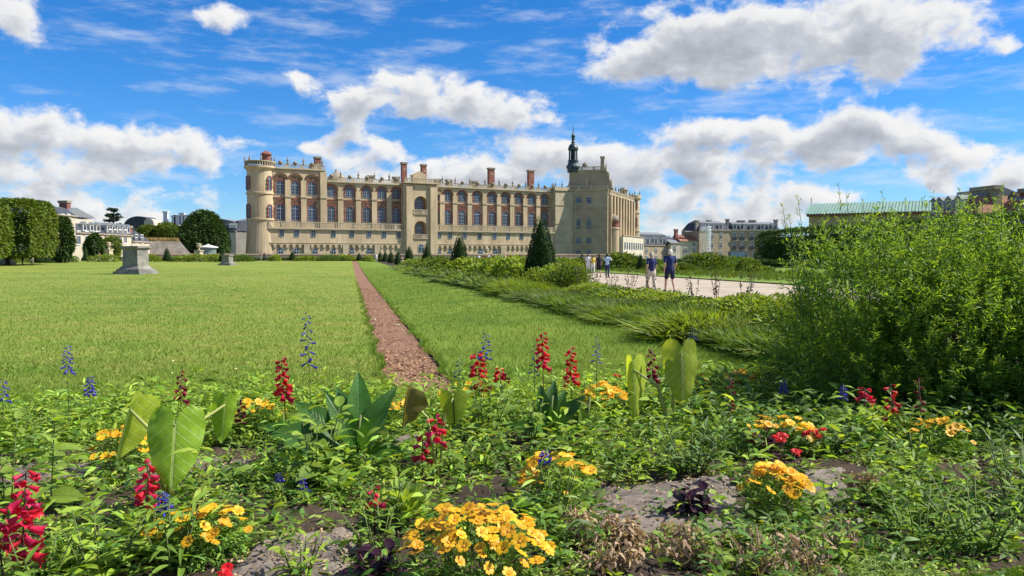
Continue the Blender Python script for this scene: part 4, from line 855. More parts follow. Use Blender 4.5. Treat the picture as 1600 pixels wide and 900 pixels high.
def urn(p, h, label):
    mb = MB(); mb.lathe((0, 0, 0), [(h * .22, 0), (h * .22, h * .06), (h * .1, h * .14), (h * .1, h * .24), (h * .3, h * .45), (h * .36, h * .7), (h * .28, h * .78), (h * .36, h * .84), (h * .36, h * .9), (h * .1, h)], 14)
    o = mb.build('stone_urn', stone_l, M=Matrix.Translation(p), smooth=True); tag(o, label, 'urn')
for px, Y, pt, w, l1, l2 in ((10, 112, 392, 1.7, 'square pale pedestal with pyramid cap under the left clipped tree', None), (311, 150, 391, 2.0, 'pale pedestal in the parapet wall before the kiosk', 'pale stone urn on the pedestal before the kiosk'), (170, 150, 389, 1.9, 'pinkish pedestal at the end of the parapet wall', 'pale stone urn left of the large lawn pedestal'), (149, 150, 382, 1.9, 'tall pale pedestal that carries the statue', None), (760, 150, 398, 1.2, 'pale pedestal behind the crowd on the promenade', 'small pale urn above the crowd on the promenade')):
    p = P(px, 401, Y); p.z = gz(p.x, p.y); h = ZP(pt, Y) - p.z; pedestal(p, w, h, l1, m=stone_l)
    if l2: urn(Vector((p.x, p.y, p.z + h)), 1.35, l2)
# ------------------------------------------------------------------ people
def capsule_mesh(parts, vox):
    mb = MB()
    for (a, b, ra, rb) in parts:
        a = Vector(a); b = Vector(b); t = b - a; L = max(t.length, 1e-5); t = t / L; prof = []
        for i in range(5): q = -math.pi / 2 + i * math.pi / 8; prof.append((ra * math.cos(q) + 1e-4, ra * math.sin(q)))
        for i in range(5): q = i * math.pi / 8; prof.append((rb * math.cos(q) + 1e-4, L + rb * math.sin(q)))
        k = MB(); k.lathe((0, 0, 0), prof, 10); M = Matrix.Translation(a) @ t.to_track_quat('Z', 'Y').to_matrix().to_4x4()
        mb.add([M @ Vector(v) for v in k.v], k.f)
    me = mb.mesh('tmp'); o = bpy.data.objects.new('tmp', me); COL.objects.link(o)
    md = o.modifiers.new('r', 'REMESH'); md.mode = 'VOXEL'; md.voxel_size = vox; md.use_smooth_shade = True
    sm = o.modifiers.new('s', 'SMOOTH'); sm.factor = .5; sm.iterations = 3 if vox < .02 else 1
    dg = bpy.context.evaluated_depsgraph_get(); res = bpy.data.meshes.new_from_object(o.evaluated_get(dg)); bpy.data.objects.remove(o); return res
SK = {}
def person(p, face, h, label, top, bottom, hairc, pose='walk', shorts=False, vox=.03, skirt=False, female=False, bag=None, sleeve=.5):
    """figure facing +y before it is turned by FACE"""
    key = (pose, shorts, vox, skirt, female, sleeve)
    if key not in SK:
        st = {'walk': .22, 'stand': .04, 'phone': .08}[pose]; sw = .18 if not female else .165; hp = .095
        hip = [Vector((-hp, 0, .92)), Vector((hp, 0, .92))]
        kn = [Vector((-hp - .01, st * .75, .50)), Vector((hp + .01, -st * .15, .49))]; an = [Vector((-hp - .02, st * 1.0, .09)), Vector((hp + .02, -st * 1.15, .11))]
        toe = [an[0] + Vector((-.02, .17, -.045)), an[1] + Vector((.02, .16, -.06))]
        sh = [Vector((-sw, 0, 1.42)), Vector((sw, 0, 1.42))]
        if pose == 'phone': el = [Vector((-sw - .12, .12, 1.22)), Vector((sw + .12, .12, 1.22))]; wr = [Vector((-.09, .33, 1.40)), Vector((.09, .33, 1.40))]; hd = [Vector((-.05, .37, 1.46)), Vector((.05, .37, 1.46))]
        else: el = [Vector((-sw - .07, -.06 - st * .2, 1.14)), Vector((sw + .07, -.02 + st * .1, 1.14))]; wr = [Vector((-sw - .06, .04 - st * .3, .90)), Vector((sw + .07, .10 + st * .4, .91))]; hd = [wr[0] + Vector((0, .02, -.08)), wr[1] + Vector((0, .03, -.08))]
        B = [((0, 0, .93), (0, 0, 1.08), .125, .115), ((0, .0, 1.08), (0, 0, 1.32), .115, .14), ((-.07, 0, 1.30), (-.12, 0, 1.38), .11, .075), ((.07, 0, 1.30), (.12, 0, 1.38), .11, .075), ((0, 0, 1.40), (0, .015, 1.52), .06, .053),
             ((0, .0, 1.60), (0, .02, 1.625), .085, .09), ((0, .035, 1.56), (0, .045, 1.57), .06, .06), ((0, .10, 1.585), (0, .118, 1.57), .013, .016), ((-.09, 0, 1.58), (-.093, -.005, 1.60), .018, .02), ((.09, 0, 1.58), (.093, -.005, 1.60), .018, .02)]
        for i in (0, 1):
            B += [(hip[i], kn[i], .085, .058), (kn[i], kn[i] * .6 + an[i] * .4 + Vector((0, -.015, 0)), .054, .054), (kn[i] * .6 + an[i] * .4, an[i], .052, .037), (an[i], toe[i], .042, .036), (sh[i], el[i], .055, .042), (el[i], wr[i], .041, .028), (wr[i], hd[i], .03, .033)]
            if vox < .02:
                sx = -1 if i == 0 else 1; ax = (hd[i] - wr[i]).normalized()
                for q in range(4): r0 = hd[i] + Vector((0, (q - 1.5) * .019, 0)) + ax * .015; B.append((r0, r0 + ax * (.045 - .006 * abs(q - 1)) + Vector((-sx * .012, 0, 0)), .009, .008))
                B.append((wr[i] + ax * .03 + Vector((0, .025, 0)), wr[i] + ax * .07 + Vector((-sx * .01, .045, 0)), .010, .009))
        body = capsule_mesh(B, min(vox, .02) if vox < .02 else vox)
        S_ = [((0, 0, .94), (0, 0, 1.10), .15, .14), ((0, 0, 1.08), (0, 0, 1.32), .14, .158), ((-.07, 0, 1.30), (-.13, 0, 1.38), .125, .09), ((.07, 0, 1.30), (.13, 0, 1.38), .125, .09), ((0, 0, 1.38), (0, .0, 1.44), .09, .072)]
        for i in (0, 1): S_.append((sh[i], sh[i].lerp(el[i], sleeve * 1.4), .064, .060))
        if sleeve > .9:
            for i in (0, 1): S_.append((el[i], wr[i], .056, .042))
        shirt = capsule_mesh(S_, vox)
        T_ = [((0, 0, .88), (0, 0, 1.0), .145, .135)]; e = .75 if shorts else 1.0
        for i in (0, 1):
            T_.append((hip[i], hip[i].lerp(kn[i], e), .105, .086 if shorts else .072))
            if not shorts and not skirt: T_.append((kn[i], an[i] + Vector((0, 0, .02)), .070, .056))
        if skirt: T_ = [((0, 0, .98), (0, 0, .55), .14, .21)]
        tr_ = capsule_mesh(T_, vox)
        Hh = [((0, -.02, 1.61), (0, -.01, 1.645), .098, .092), ((0, -.035, 1.575), (0, -.03, 1.60), .082, .09)] + ([((0, -.055, 1.48), (0, -.04, 1.58), .06, .085)] if female else [])
        hair = capsule_mesh(Hh, min(vox, .02))
        shoe = [capsule_mesh([(an[i] + Vector((0, -.03, -.03)), toe[i] + Vector((0, .01, 0)), .05, .047)], .018) for i in (0, 1)]
        SK[key] = (body, shirt, tr_, hair, shoe)
    body, shirt, tr_, hair, shoe = SK[key]; s = h / 1.72
    root = empty('person', p, label, 'person', None, face); root.scale = (s, s, s)
    def cp(n, me, m):
        q = me.copy(); q.materials.clear(); q.materials.append(m); return link(n, q, None, root, world=False)
    cp('body', body, mat('skin', (.52, .31, .22), .6)); cp('shirt', shirt, top); cp('skirt' if skirt else ('shorts' if shorts else 'trousers'), tr_, bottom); cp('hair', hair, hairc)
    for q in shoe: cp('shoe', q, mat('shoe_dark', (.03, .03, .035), .6))
    if pose == 'phone': link('phone', MB().box(-.04, .04, .385, .393, 1.44, 1.58).mesh('phone'), mat('phone_black', (.02, .02, .02), .3), root, world=False)
    return root
def cl(n, c): return mat('cloth_' + n, c, .85, .1, 8)
navy = cl('navy', (.018, .026, .10)); navy2 = cl('dark_navy', (.012, .016, .05)); wht = cl('white', (.7, .68, .65)); cream = cl('cream', (.55, .50, .42)); blk = cl('black', (.02, .02, .022)); jean = cl('jeans', (.03, .045, .09)); yel = cl('yellow', (.6, .45, .06)); pnk = cl('pink', (.55, .25, .26)); ltb = cl('light_blue', (.42, .55, .68)); redc = cl('red', (.45, .05, .05)); grn = cl('green', (.1, .2, .1))
hg = mat('hair_grey', (.40, .35, .28), .8); hw_ = mat('hair_white', (.62, .56, .46), .8); hbk = mat('hair_dark', (.03, .022, .018), .7); hbr = mat('hair_brown', (.13, .075, .04), .7)
def at_px(px, Y): q = P(px, 401, Y); q.z = gz(q.x, q.y); return q
person(at_px(1047, 31.3), .12, 1.74, 'white-haired walker in navy polo shirt and navy shorts on the path', navy, navy2, hw_, 'walk', True, .016)
person(at_px(1018, 31.8), .25, 1.62, 'grey-haired walker in navy top and pale trousers left of the companion in shorts', navy, cream, hg, 'walk', False, .017, female=True)
person(at_px(949, 53), -.5, 1.66, 'person in pale blue top and dark trousers raising a phone', ltb, jean, hbk, 'phone')
person(at_px(936, 54), .3, 1.64, 'bare-legged person in black with dark hair on the path', blk, blk, hbk, 'stand', True, female=True)
person(at_px(926.5, 66), .1, 1.6, 'person in yellow top and white trousers on the path', yel, wht, hbr, 'stand', female=True)
person(at_px(919, 66), -.3, 1.66, 'person in white shirt and white trousers beside the yellow top', wht, wht, hbr, 'stand')
person(at_px(909.5, 70), .5, 1.7, 'person in dark clothes farthest left of the path group', blk, jean, hbk, 'stand')
cr = [(748, wht, jean, 'white top and jeans'), (754, blk, blk, 'all black clothes'), (759, redc, jean, 'red top and jeans'), (764, ltb, cream, 'light blue top and cream trousers'), (769, wht, cream, 'white top and cream trousers'), (774, navy, jean, 'navy top and jeans'), (779, grn, blk, 'green top and black trousers'), (784, wht, blk, 'white top and black trousers'), (789, pnk, blk, 'pink top and black trousers')]
for i, (px, a, b, t) in enumerate(cr): person(at_px(px, 118 + (i * 37) % 22), i * 1.3, 1.62 + .02 * (i % 5), 'distant visitor in %s in the crowd before the castle' % t, a, b, random.choice([hbk, hbr, hg]), 'walk' if i % 2 else 'stand', female=bool(i % 3))
lf = [(35, 112, wht, jean, 'white shirt under the clipped lime trees, left of two'), (50, 113, wht, cream, 'white shirt and pale trousers under the clipped limes'), (155, 138, pnk, wht, 'pink top beside the pinkish pedestal'), (304, 145, blk, blk, 'black clothes beside the kiosk pedestal'), (367, 140, navy, cream, 'navy top right of the short pedestal'), (408, 156, pnk, wht, 'pink top before the castle corner tower'), (413, 156, blk, blk, 'black clothes before the castle corner tower'), (541, 158, wht, jean, 'white top at the far end of the lawn'), (546, 158, redc, blk, 'red top at the far end of the lawn'), (588, 150, wht, cream, 'white clothes near the end of the chip path')]
for i, (px, Y, a, b, t) in enumerate(lf): person(at_px(px, Y), i * 1.1, 1.68, 'distant visitor in ' + t, a, b, hbr if i % 2 else hbk, 'stand' if i % 2 else 'walk', female=bool(i % 2))
# statue on the tall pedestal
p = P(149, 401, 150); p.z = ZP(382, 150); stt = capsule_mesh([((0, 0, .1), (0, 0, .9), .34, .2), ((0, 0, .9), (.05, 0, 1.5), .2, .22), ((.05, 0, 1.6), (.08, 0, 1.9), .1, .14), ((.2, 0, 1.5), (.55, .1, 1.9), .09, .06), ((-.1, 0, 1.5), (-.4, .2, 1.1), .09, .06), ((0, 0, .05), (0, 0, .12), .4, .4)], .05)
o = link('stone_statue', stt, ped_m, M=Matrix.Translation(p) @ Matrix.Scale(1.25, 4)); tag(o, 'grey stone statue with raised arm on the tall pedestal', 'statue')
# ------------------------------------------------------------------ fountain jet
p = at_px(1108, 140); ft = empty('fountain_jet', p, 'tall white fountain jet with spray drifting left before the tan houses', 'fountain'); H = ZP(353, 140) - p.z
wat = bpy.data.materials.new('water_spray'); wat.use_nodes = True; T = NT(wat.node_tree); bsd = T.n['Principled BSDF']; bsd.inputs['Base Color'].default_value = (.85, .88, .9, 1); bsd.inputs['Roughness'].default_value = .4
def drops(n, fn, s):
    b = fn(n); a = rng.normal(0, s, (n, 3)); c = rng.normal(0, s, (n, 3)); return npmesh('spray', np.stack([b, b + a, b + c], 1), np.arange(3 * n).reshape(-1, 3))
def col_fn(n): z = rng.random(n) * H; r_ = .06 + .10 * z / H; return np.stack([rng.normal(0, 1, n) * r_, rng.normal(0, 1, n) * r_, z], -1)
def mist_fn(n): z = H * (1 - rng.random(n) ** 1.3); dr = (1 - .2 * z / H) * rng.random(n) ** 1.1; return np.stack([-dr * 1.9 + rng.normal(0, .12, n), rng.normal(0, .5, n), z - .3 * dr + rng.normal(0, .15, n)], -1)
link('water_column', drops(7000, col_fn, .045), wat, ft, world=False, kind='stuff'); link('spray', drops(13000, mist_fn, .022), wat, ft, world=False, kind='stuff')
mb = MB(); mb.lathe((0, 0, -.1), [(4.5, 0), (4.5, .5), (4.1, .5), (4.1, .25), (.01, .25)], 28); mb.build('basin', stone_l, ft, world=False)
# ------------------------------------------------------------------ the big willow-leaved bush on the right
def big_bush():
    c = P(1450, 401, 8.3); c.z = bedz(*uv(c)); root = empty('willow_leaved_bush', c, 'huge bright green bush of narrow willow-like leaves on the right', 'bush')
    lf = mat('bush_leaf', (.135, .245, .03), .5, leaf=.45, island=.4, spec=.25); lf2 = mat('bush_leaf_tip', (.225, .335, .04), .5, leaf=.5, island=.35, spec=.25)
    mounds = [(-.5, .1, 1.1, .95, 2.05), (.7, .35, 1.3, 1.15, 2.2), (2.1, .2, 1.4, 1.2, 2.15), (3.3, .1, 1.2, 1.1, 2.1), (1.3, -.45, 1.2, .8, 1.6), (2.6, -.5, 1.2, .8, 1.65), (.1, -.35, 1.0, .7, 1.55)]
    area = np.array([q[2] * q[4] for q in mounds]); NS = 6200; pk = rng.choice(len(mounds), NS, p=area / area.sum()); Mq = np.array(mounds)[pk]
    d = ball(NS); d[:, 2] = np.abs(d[:, 2]) ** .8; d = unit(d); fr_ = .45 + .47 * rng.random(NS) ** .5
    start = np.stack([Mq[:, 0] + d[:, 0] * Mq[:, 2] * fr_, Mq[:, 1] + d[:, 1] * Mq[:, 3] * fr_, .02 + d[:, 2] * Mq[:, 4] * .93 * fr_], -1)
    Lsh = (.30 + .30 * rng.random(NS)) * (.75 + .3 * d[:, 2]); dirn = unit(d * [.8, .8, .35] + [0, 0, .85] + rng.normal(0, .24, (NS, 3)))
    keep = start[:, 1] < 1.1; start, Lsh, dirn = start[keep], Lsh[keep], dirn[keep]; NS = len(start); nl = 36
    t = rng.random((NS, nl)) ** .8; a = np.arange(nl)[None] * 2.4 + rng.random((NS, 1)) * 6.28; droop = rng.normal(0, .12, (NS, 1, 2))
    pos = start[:, None] + dirn[:, None] * (t * Lsh[:, None])[..., None]; pos[..., :2] += droop * (t ** 2 * Lsh[:, None])[..., None]
    s1 = unit(np.cross(dirn, rng.normal(0, 1, (NS, 3)))); s2 = np.cross(dirn, s1)
    D = (s1[:, None] * np.cos(a)[..., None] + s2[:, None] * np.sin(a)[..., None]) * .9 + dirn[:, None] * (.45 + .7 * t)[..., None] + rng.normal(0, .15, (NS, nl, 3))
    tip = (t > .62) & (rng.random((NS, nl)) < .75)
    for nm, mk, m, Ls in (('foliage', ~tip, lf, .085), ('tip_foliage', tip, lf2, .07)):
        n = int(mk.sum()); link(nm, leafmesh(nm, pos[mk], D[mk], Ls * (.55 + .7 * rng.random(n)), Ls * .15 * (.7 + .6 * rng.random(n)), .3, LANCE), m, root, world=False, kind='stuff')
    mb = MB()
    for i in range(0, NS, 3): mb.tube([start[i], start[i] + dirn[i] * Lsh[i]], [.005, .002], 3)
    for q in mounds:
        for i in range(26):
            aa = random.random() * 6.28; rr = random.random() ** .5 * .55; mb.tube([(q[0] + rr * .4 * math.cos(aa) * q[2], q[1] + rr * .4 * math.sin(aa) * q[3], 0), (q[0] + rr * math.cos(aa) * q[2], q[1] + rr * math.sin(aa) * q[3], q[4] * .75)], [.008, .004], 4)
    mb.build('stems', stemM, root, world=False, kind='stuff')
    # sprays of tall flowering stems above the mass
    for (px, top, Y) in [(1222, 318, 8.0), (1246, 305, 8.2), (1310, 285, 8.4), (1322, 300, 8.6), (1348, 312, 8.4), (1378, 298, 8.5), (1415, 312, 8.4), (1440, 308, 8.6), (1500, 295, 8.5), (1565, 288, 8.2), (1582, 305, 8.4), (1535, 318, 8.3), (1465, 322, 8.2), (1290, 330, 8.1), (1232, 335, 8.1), (1395, 325, 8.3)]:
        tp = P(px, top, Y) - c; bs = Vector((tp.x * .92 + .05, tp.y, .9)); mb = MB(); mb.tube([bs, bs.lerp(tp, .5) + Vector((.02, 0, 0)), tp], [.006, .0045, .002], 4); st = mb.build('flowering_stem', stemM, root, world=False)
        n = 46; t = rng.uniform(.35, 1, n); pn = np.array([bs.lerp(tp, x) for x in t]); a = rng.random(n) * 6.28
        br = (1.02 - t)[:, None] * .22; pn2 = pn + np.stack([np.cos(a), np.sin(a), 0 * a + .9], -1) * br * rng.random((n, 1))
        link('bracts', leafmesh('bracts', pn2, np.stack([np.cos(a), np.sin(a), 1.3 + 0 * a], -1), .05, .008, .05, LANCE), lf2, st, world=False, kind='stuff')
        mb = MB()
        for k in range(9):
            x = random.uniform(.3, .85); q0 = bs.lerp(tp, x); aa = random.random() * 6.28; q1 = q0 + Vector((math.cos(aa) * .5, math.sin(aa) * .5, 1)) * (.22 * (1.05 - x)); mb.tube([q0, q1], [.003, .0015], 3)
        mb.build('twigs', stemM, st, world=False, kind='stuff')
big_bush()

# ------------------------------------------------------------------ the flower bed in front
def soilp(px, py): p = G(px, py, -.2); p.z = bedz(*uv(p)); return p
def Mx(loc, y, z, s=1.0, sx=None):      # a matrix from a leaf's length axis and its face normal
    y = Vector(y).normalized(); z = Vector(z); z = (z - y * z.dot(y)).normalized(); x = y.cross(z); k = sx or s
    return Matrix(((x.x * k, y.x * s, z.x * s, loc[0]), (x.y * k, y.y * s, z.y * s, loc[1]), (x.z * k, y.z * s, z.z * s, loc[2]), (0, 0, 0, 1)))
def veined(name, c, cv, kind, leaf=.45, rough=.42):
    m = bpy.data.materials.new(name); m.use_nodes = True; T = NT(m.node_tree); bs = T.n['Principled BSDF']; bs.inputs['Roughness'].default_value = rough; bs.inputs['Specular IOR Level'].default_value = .25
    u = T.node('ShaderNodeUVMap'); sp = T.node('ShaderNodeSeparateXYZ'); T.put(sp.inputs[0], u.outputs[0]); ax = T.math('ABSOLUTE', sp.outputs[0]); t = sp.outputs[1]
    mid = T.smooth(ax, .035, .012)
    q = T.math('MULTIPLY', T.math('SUBTRACT', t, T.math('MULTIPLY', ax, .75 if kind == 'heart' else .6)), 6.0 if kind == 'heart' else 16.0); fr = T.math('ABSOLUTE', T.math('SUBTRACT', T.math('FRACT', q), .5))
    side = T.math('MULTIPLY', T.smooth(fr, .06 if kind == 'heart' else .16, .015), .75 if kind == 'heart' else .35)
    v = T.math('MAXIMUM', mid, side); nz = T.noise(T.node('ShaderNodeTexCoord').outputs['Object'], 9, 4, .6)
    ri = T.node('ShaderNodeObjectInfo').outputs['Random']
    col = T.mix(v, c + (1,), cv + (1,)); col = T.mix(1.0, col, T.math('MULTIPLY_ADD', nz, .9, .52), 'MULTIPLY'); col = T.mix(1.0, col, T.math('MULTIPLY_ADD', ri, .4, .8), 'MULTIPLY')
    T.l.new(col, bs.inputs['Base Color']); bn = T.node('ShaderNodeBump'); bn.inputs['Strength'].default_value = .35; bn.inputs['Distance'].default_value = .01; T.put(bn.inputs['Height'], T.math('MULTIPLY', v, -1.0)); T.l.new(bn.outputs[0], bs.inputs['Normal'])
    tr = T.node('ShaderNodeBsdfTranslucent'); T.l.new(T.mix(1.0, col, (1.55, 1.45, .5, 1), 'MULTIPLY'), tr.inputs[0]); mx = T.node('ShaderNodeMixShader'); mx.inputs[0].default_value = leaf
    T.l.new(bs.outputs[0], mx.inputs[1]); T.l.new(tr.outputs[0], mx.inputs[2]); T.l.new(mx.outputs[0], T.n['Material Output'].inputs[0]); MATS[name] = m; return m
def heart_leaf(cup=.12, wav=.02, seed=0, narrow=1.0):
    r = random.Random(seed); V = []; UV = []; Fc = []; nt, nc = 16, 6; ph = r.random() * 6
    for sgn in (-1, 1):
        b = len(V)
        for i in range(nt + 1):
            t = -.32 + 1.32 * (i / nt) ** 1.15
            if t < 0: q = math.sqrt(max(0, 1 - (t / .32) ** 2)); inner = .235 - .225 * q; outer = .235 + .225 * q + .002
            else: inner = 0; outer = max(.003, .46 * (1 - t ** 2.0) ** .78)
            for j in range(nc + 1):
                x = inner + (outer - inner) * j / nc; e = j / nc
                z = -cup * x * x * 2.2 + wav * math.sin(t * 13 + ph + sgn) * e ** 2 - .18 * max(t, 0) ** 2 * .6 + .035 * math.sin((t - .75 * x) * 6 * 6.283) * .22 * e
                V.append((sgn * x * narrow, t, z)); UV.append((sgn * x, t))
        for i in range(nt):
            for j in range(nc):
                a = b + i * (nc + 1) + j; q = (a, a + 1, a + nc + 2, a + nc + 1); Fc.append(q if sgn > 0 else q[::-1])
    return npmesh('heart_leaf', V, np.array(Fc), True, UV)
def blade_leaf(w=.3, bend=.25, fold=.2, nt=9, nc=4, tipw=.0, name='blade_leaf', pw=.85, wav=0.0):
    V = []; UV = []; Fc = []
    for i in range(nt + 1):
        t = i / nt; hw = w / 2 * (math.sin(math.pi * min(1, (t * .93 + .05)) ** pw)) ** .9 if i < nt else .004
        for j in range(-nc // 2, nc // 2 + 1):
            x = hw * j / (nc / 2); V.append((x, t - bend * .25 * t * t, fold * abs(x) - bend * t * t * .8 + wav * math.sin(t * 17 + j) * abs(j) / nc)); UV.append((x / w * .95, t))
    m_ = nc // 2 * 2 + 1
    for i in range(nt):
        for j in range(m_ - 1): a = i * m_ + j; Fc.append((a, a + 1, a + m_ + 1, a + m_))
    return npmesh(name, V, np.array(Fc), True, UV)
m_heart = veined('elephant_ear_leaf', (.22, .36, .03), (.42, .52, .16), 'heart', .45); m_heart_y = veined('pale_elephant_ear_leaf', (.34, .42, .05), (.55, .58, .24), 'heart', .5); m_bronze = veined('bronze_leaf', (0.179, 0.154, 0.038), (.22, .16, .07), 'heart', .35)
m_round = veined('olive_heart_leaf', (0.256, 0.333, 0.032), (.05, .06, .02), 'heart', .5)
m_canna = veined('canna_leaf', (.05, .14, .02), (.08, .17, .05), 'blade', .3, .35); m_broad = veined('ovate_leaf', (0.184, 0.296, 0.046), (.13, .20, .06), 'blade', .4, .5); m_broad2 = veined('ovate_leaf_light', (0.262, 0.384, 0.054), (.22, .30, .08), 'blade', .45, .5)
m_lance = veined('lance_leaf', (0.215, 0.355, 0.049), (.16, .25, .08), 'blade', .4, .5); m_lance2 = veined('lance_leaf_bright', (0.366, 0.518, 0.054), (.23, .33, .08), 'blade', .45, .5); m_lanceg = veined('lance_leaf_bluish', (0.134, 0.224, 0.058), (.13, .20, .09), 'blade', .3, .45)
m_purp = veined('purple_leaf', (0.028, 0.008, 0.018), (.06, .012, .02), 'blade', .25, .35); m_rose = veined('rosette_leaf', (0.323, 0.445, 0.077), (.30, .37, .12), 'blade', .45, .5)
HL = [heart_leaf(.35, .04, i) for i in range(3)]; HLn = heart_leaf(1.3, .06, 5); HR = heart_leaf(.3, .01, 9, 1.15)
CL = [blade_leaf(.30, .18, .35, 10, 4, name='canna_leaf'), blade_leaf(.26, .45, .4, 10, 4, name='canna_leaf')]
OV = [blade_leaf(.55, .3, .25, 7, 4, name='ovate_leaf', pw=.72, wav=.02), blade_leaf(.5, .55, .3, 7, 4, name='ovate_leaf', pw=.72, wav=.02)]
LL = [blade_leaf(.20, .35, .3, 5, 2, name='lance_leaf'), blade_leaf(.17, .7, .35, 5, 2, name='lance_leaf'), blade_leaf(.23, .15, .25, 5, 2, name='lance_leaf')]
RS = [blade_leaf(.30, .1, .35, 7, 2, name='rosette_leaf', pw=1.25), blade_leaf(.28, .3, .3, 7, 2, name='rosette_leaf', pw=1.25)]
DATA = {}
def withm(me, m):
    k = (me.name, m.name)
    if k not in DATA:
        q = me.copy(); q.materials.clear(); q.materials.append(m); DATA[k] = q
    return DATA[k]
def leaf_at(root, me, m, M, name='leaf'): return link(name, withm(me, m), None, root, world=False, M=M)
def stem(root, pts, r0, r1, m, name='stem', n=6):
    mb = MB(); k = len(pts); mb.tube(pts, [r0 + (r1 - r0) * i / (k - 1) for i in range(k)], n); return mb.build(name, m, root, world=False, smooth=True)
petiole_m = mat('petiole', (.36, .40, .12), .5, leaf=.2); stalkM = mat('flower_stalk', (.10, .13, .035), .6); stalkR = mat('dark_stalk', (.10, .035, .035), .6)
pxm = lambda Y: Y / F
def ear_plant(base, leaves, label):
    root = empty('elephant_ear', base, label, 'plant')
    for (px, py, Y, length, yax, zax, me, m, sx) in leaves:
        q = P(px, py, Y) - base; leaf_at(root, me, m, Mx(q, yax, zax, length, sx), 'leaf')
        mid = Vector((q.x * .35, q.y * .35, q.z * .75)); stem(root, [(0, 0, 0), mid, q - Vector(yax).normalized() * .0], .016 * length / .3, .008, petiole_m, 'petiole')
    return root
b = soilp(262, 800); Y = b.y
ear_plant(b, [(274, 664, Y - .25, .385, (.03, -.30, -1), (.30, -1, .55), HL[0], m_heart, .36), (203, 640, Y - .02, .36, (-.32, -.05, -1), (-.2, -1, .2), HLn, m_heart_y, .17), (352, 632, Y + .05, .27, (-.12, .05, -1), (.45, -.85, .2), HL[1], m_heart, .17)], 'elephant ear plant with huge heart leaf, front left of the bed')
b = soilp(1048, 680); Y = b.y
ear_plant(b, [(1066, 553, Y - .1, .47, (.02, -.15, -1), (.1, -1, .2), HL[2], m_heart_y, .36), (990, 578, Y - .15, .46, (.02, -.1, -1), (-.25, -1, .2), HLn, m_heart_y, .20)], 'pale elephant ear plant with two upright leaves right of centre')
b = soilp(686, 745); Y = b.y
ear_plant(b, [(708, 622, Y + .05, .20, (.05, -.1, -1), (0, -1, .1), HR, m_round, .20), (634, 620, Y - .05, .24, (-.2, 0, -1), (-.8, -.5, .1), HLn, m_bronze, .18)], 'olive and bronze heart-leaved plant behind the red spikes at centre')
def canna(base, tips, label, m=m_canna):
    root = empty('canna_plant', base, label, 'plant')
    for (px, py, Y, w) in tips:
        tip = P(px, py, Y) - base; s = Vector((tip.x * .12, tip.y * .12, tip.z * .22)); d = tip - s; L = d.length; side = d.cross(Vector((0, -1, .4))).normalized(); z = side.cross(d).normalized()
        if z.y > 0: z = -z
        leaf_at(root, random.choice(CL), m, Mx(s, d + z * L * .15, z + Vector((random.uniform(-.6, .6), 0, .6)), L * 1.08, L * w * 1.75))
    stem(root, [(0, 0, 0), (0, 0, .22), (.02, 0, .38)], .018, .012, stalkM); return root
b = soilp(560, 722); Y = b.y
canna(b, [(607, 600, Y + .1, .75), (540, 598, Y + .15, .8), (585, 640, Y - .25, .8), (412, 660, Y - .1, .7), (625, 690, Y - .2, .7), (470, 625, Y + .1, .8), (520, 615, Y - .1, .8), (600, 655, Y + .2, .75), (455, 690, Y - .25, .7), (565, 585, Y + .2, .7)], 'dark green broad-leaved plant with long pointed leaves left of centre')
b = soilp(860, 690); Y = b.y
canna(b, [(905, 618, Y - .15, .8), (860, 592, Y + .1, .7), (840, 605, Y, .8), (820, 650, Y - .2, .8), (925, 650, Y, .8), (880, 610, Y + .2, .7), (790, 655, Y, .7)], 'dark green broad-leaved plant right of the tall red spike')
b = soilp(918, 690); canna(b, [(908, 638, b.y - .1, .95), (932, 645, b.y - .05, .95)], 'single broad bright leaf pair below the middle yellow cushion', m_broad2)
def leafy(base, h, n, L, m, meshes, label, name='leafy_plant', stems=5, spread=.16, droop=.0, cat='plant', group=None, up=.5, stm=None, top=None, tilt=(0, 0)):
    """several stems with leaves set all the way round"""
    root = empty(name, base, label, cat, group)
    for s in range(stems):
        a = s * 2.4 + random.random(); r = spread * random.uniform(.3, 1) if stems > 1 else 0; e = Vector((r * math.cos(a) + tilt[0], r * math.sin(a) + tilt[1], h * random.uniform(.75, 1.05))); b0 = Vector((e.x * .3, e.y * .3, 0)); stem(root, [b0, b0.lerp(e, .5) + Vector((0, 0, .02)), e], .006, .003, stm or stalkM, n=4)
        k = max(3, n // stems)
        for i in range(k):
            t = .18 + .85 * (i / (k - 1)) if k > 1 else 1; t = min(1, t); q = b0.lerp(e, t); aa = i * 2.4 + s; el = up * (.2 + t) - droop; d = Vector((math.cos(aa), math.sin(aa), el + random.gauss(0, .15))).normalized()
            l = L * (1.15 - .55 * t) * random.uniform(.75, 1.2); zz = Vector((0, 0, 1)) + Vector((random.gauss(0, .25), random.gauss(0, .25), 0))
            leaf_at(root, random.choice(meshes), m if top is None or t < .7 else top, Mx(q, d, zz, l))
    return root
def at(px, py): return soilp(px, py)
leafy(at(495, 765), .56, 46, .21, m_broad, OV, 'bushy plant with big ovate green leaves left of centre', stems=6, spread=.20, top=m_broad2)
leafy(at(760, 690), .50, 34, .20, m_broad, OV, 'bushy ovate-leaved plant under the tall red spikes', stems=5, spread=.26)
leafy(at(828, 700), .42, 22, .18, m_broad2, OV, 'lighter ovate-leaved plant left of the pointed dark leaves', stems=4, spread=.16)
leafy(at(75, 812), .72, 16, .20, m_broad2, OV, 'tall single-stemmed weed with yellowing leaves at the left', stems=1, tilt=(.06, 0))
leafy(at(12, 800), .60, 14, .19, m_broad2, OV, 'yellow-leaved plant cut by the left edge above the red bells', stems=2, spread=.1)
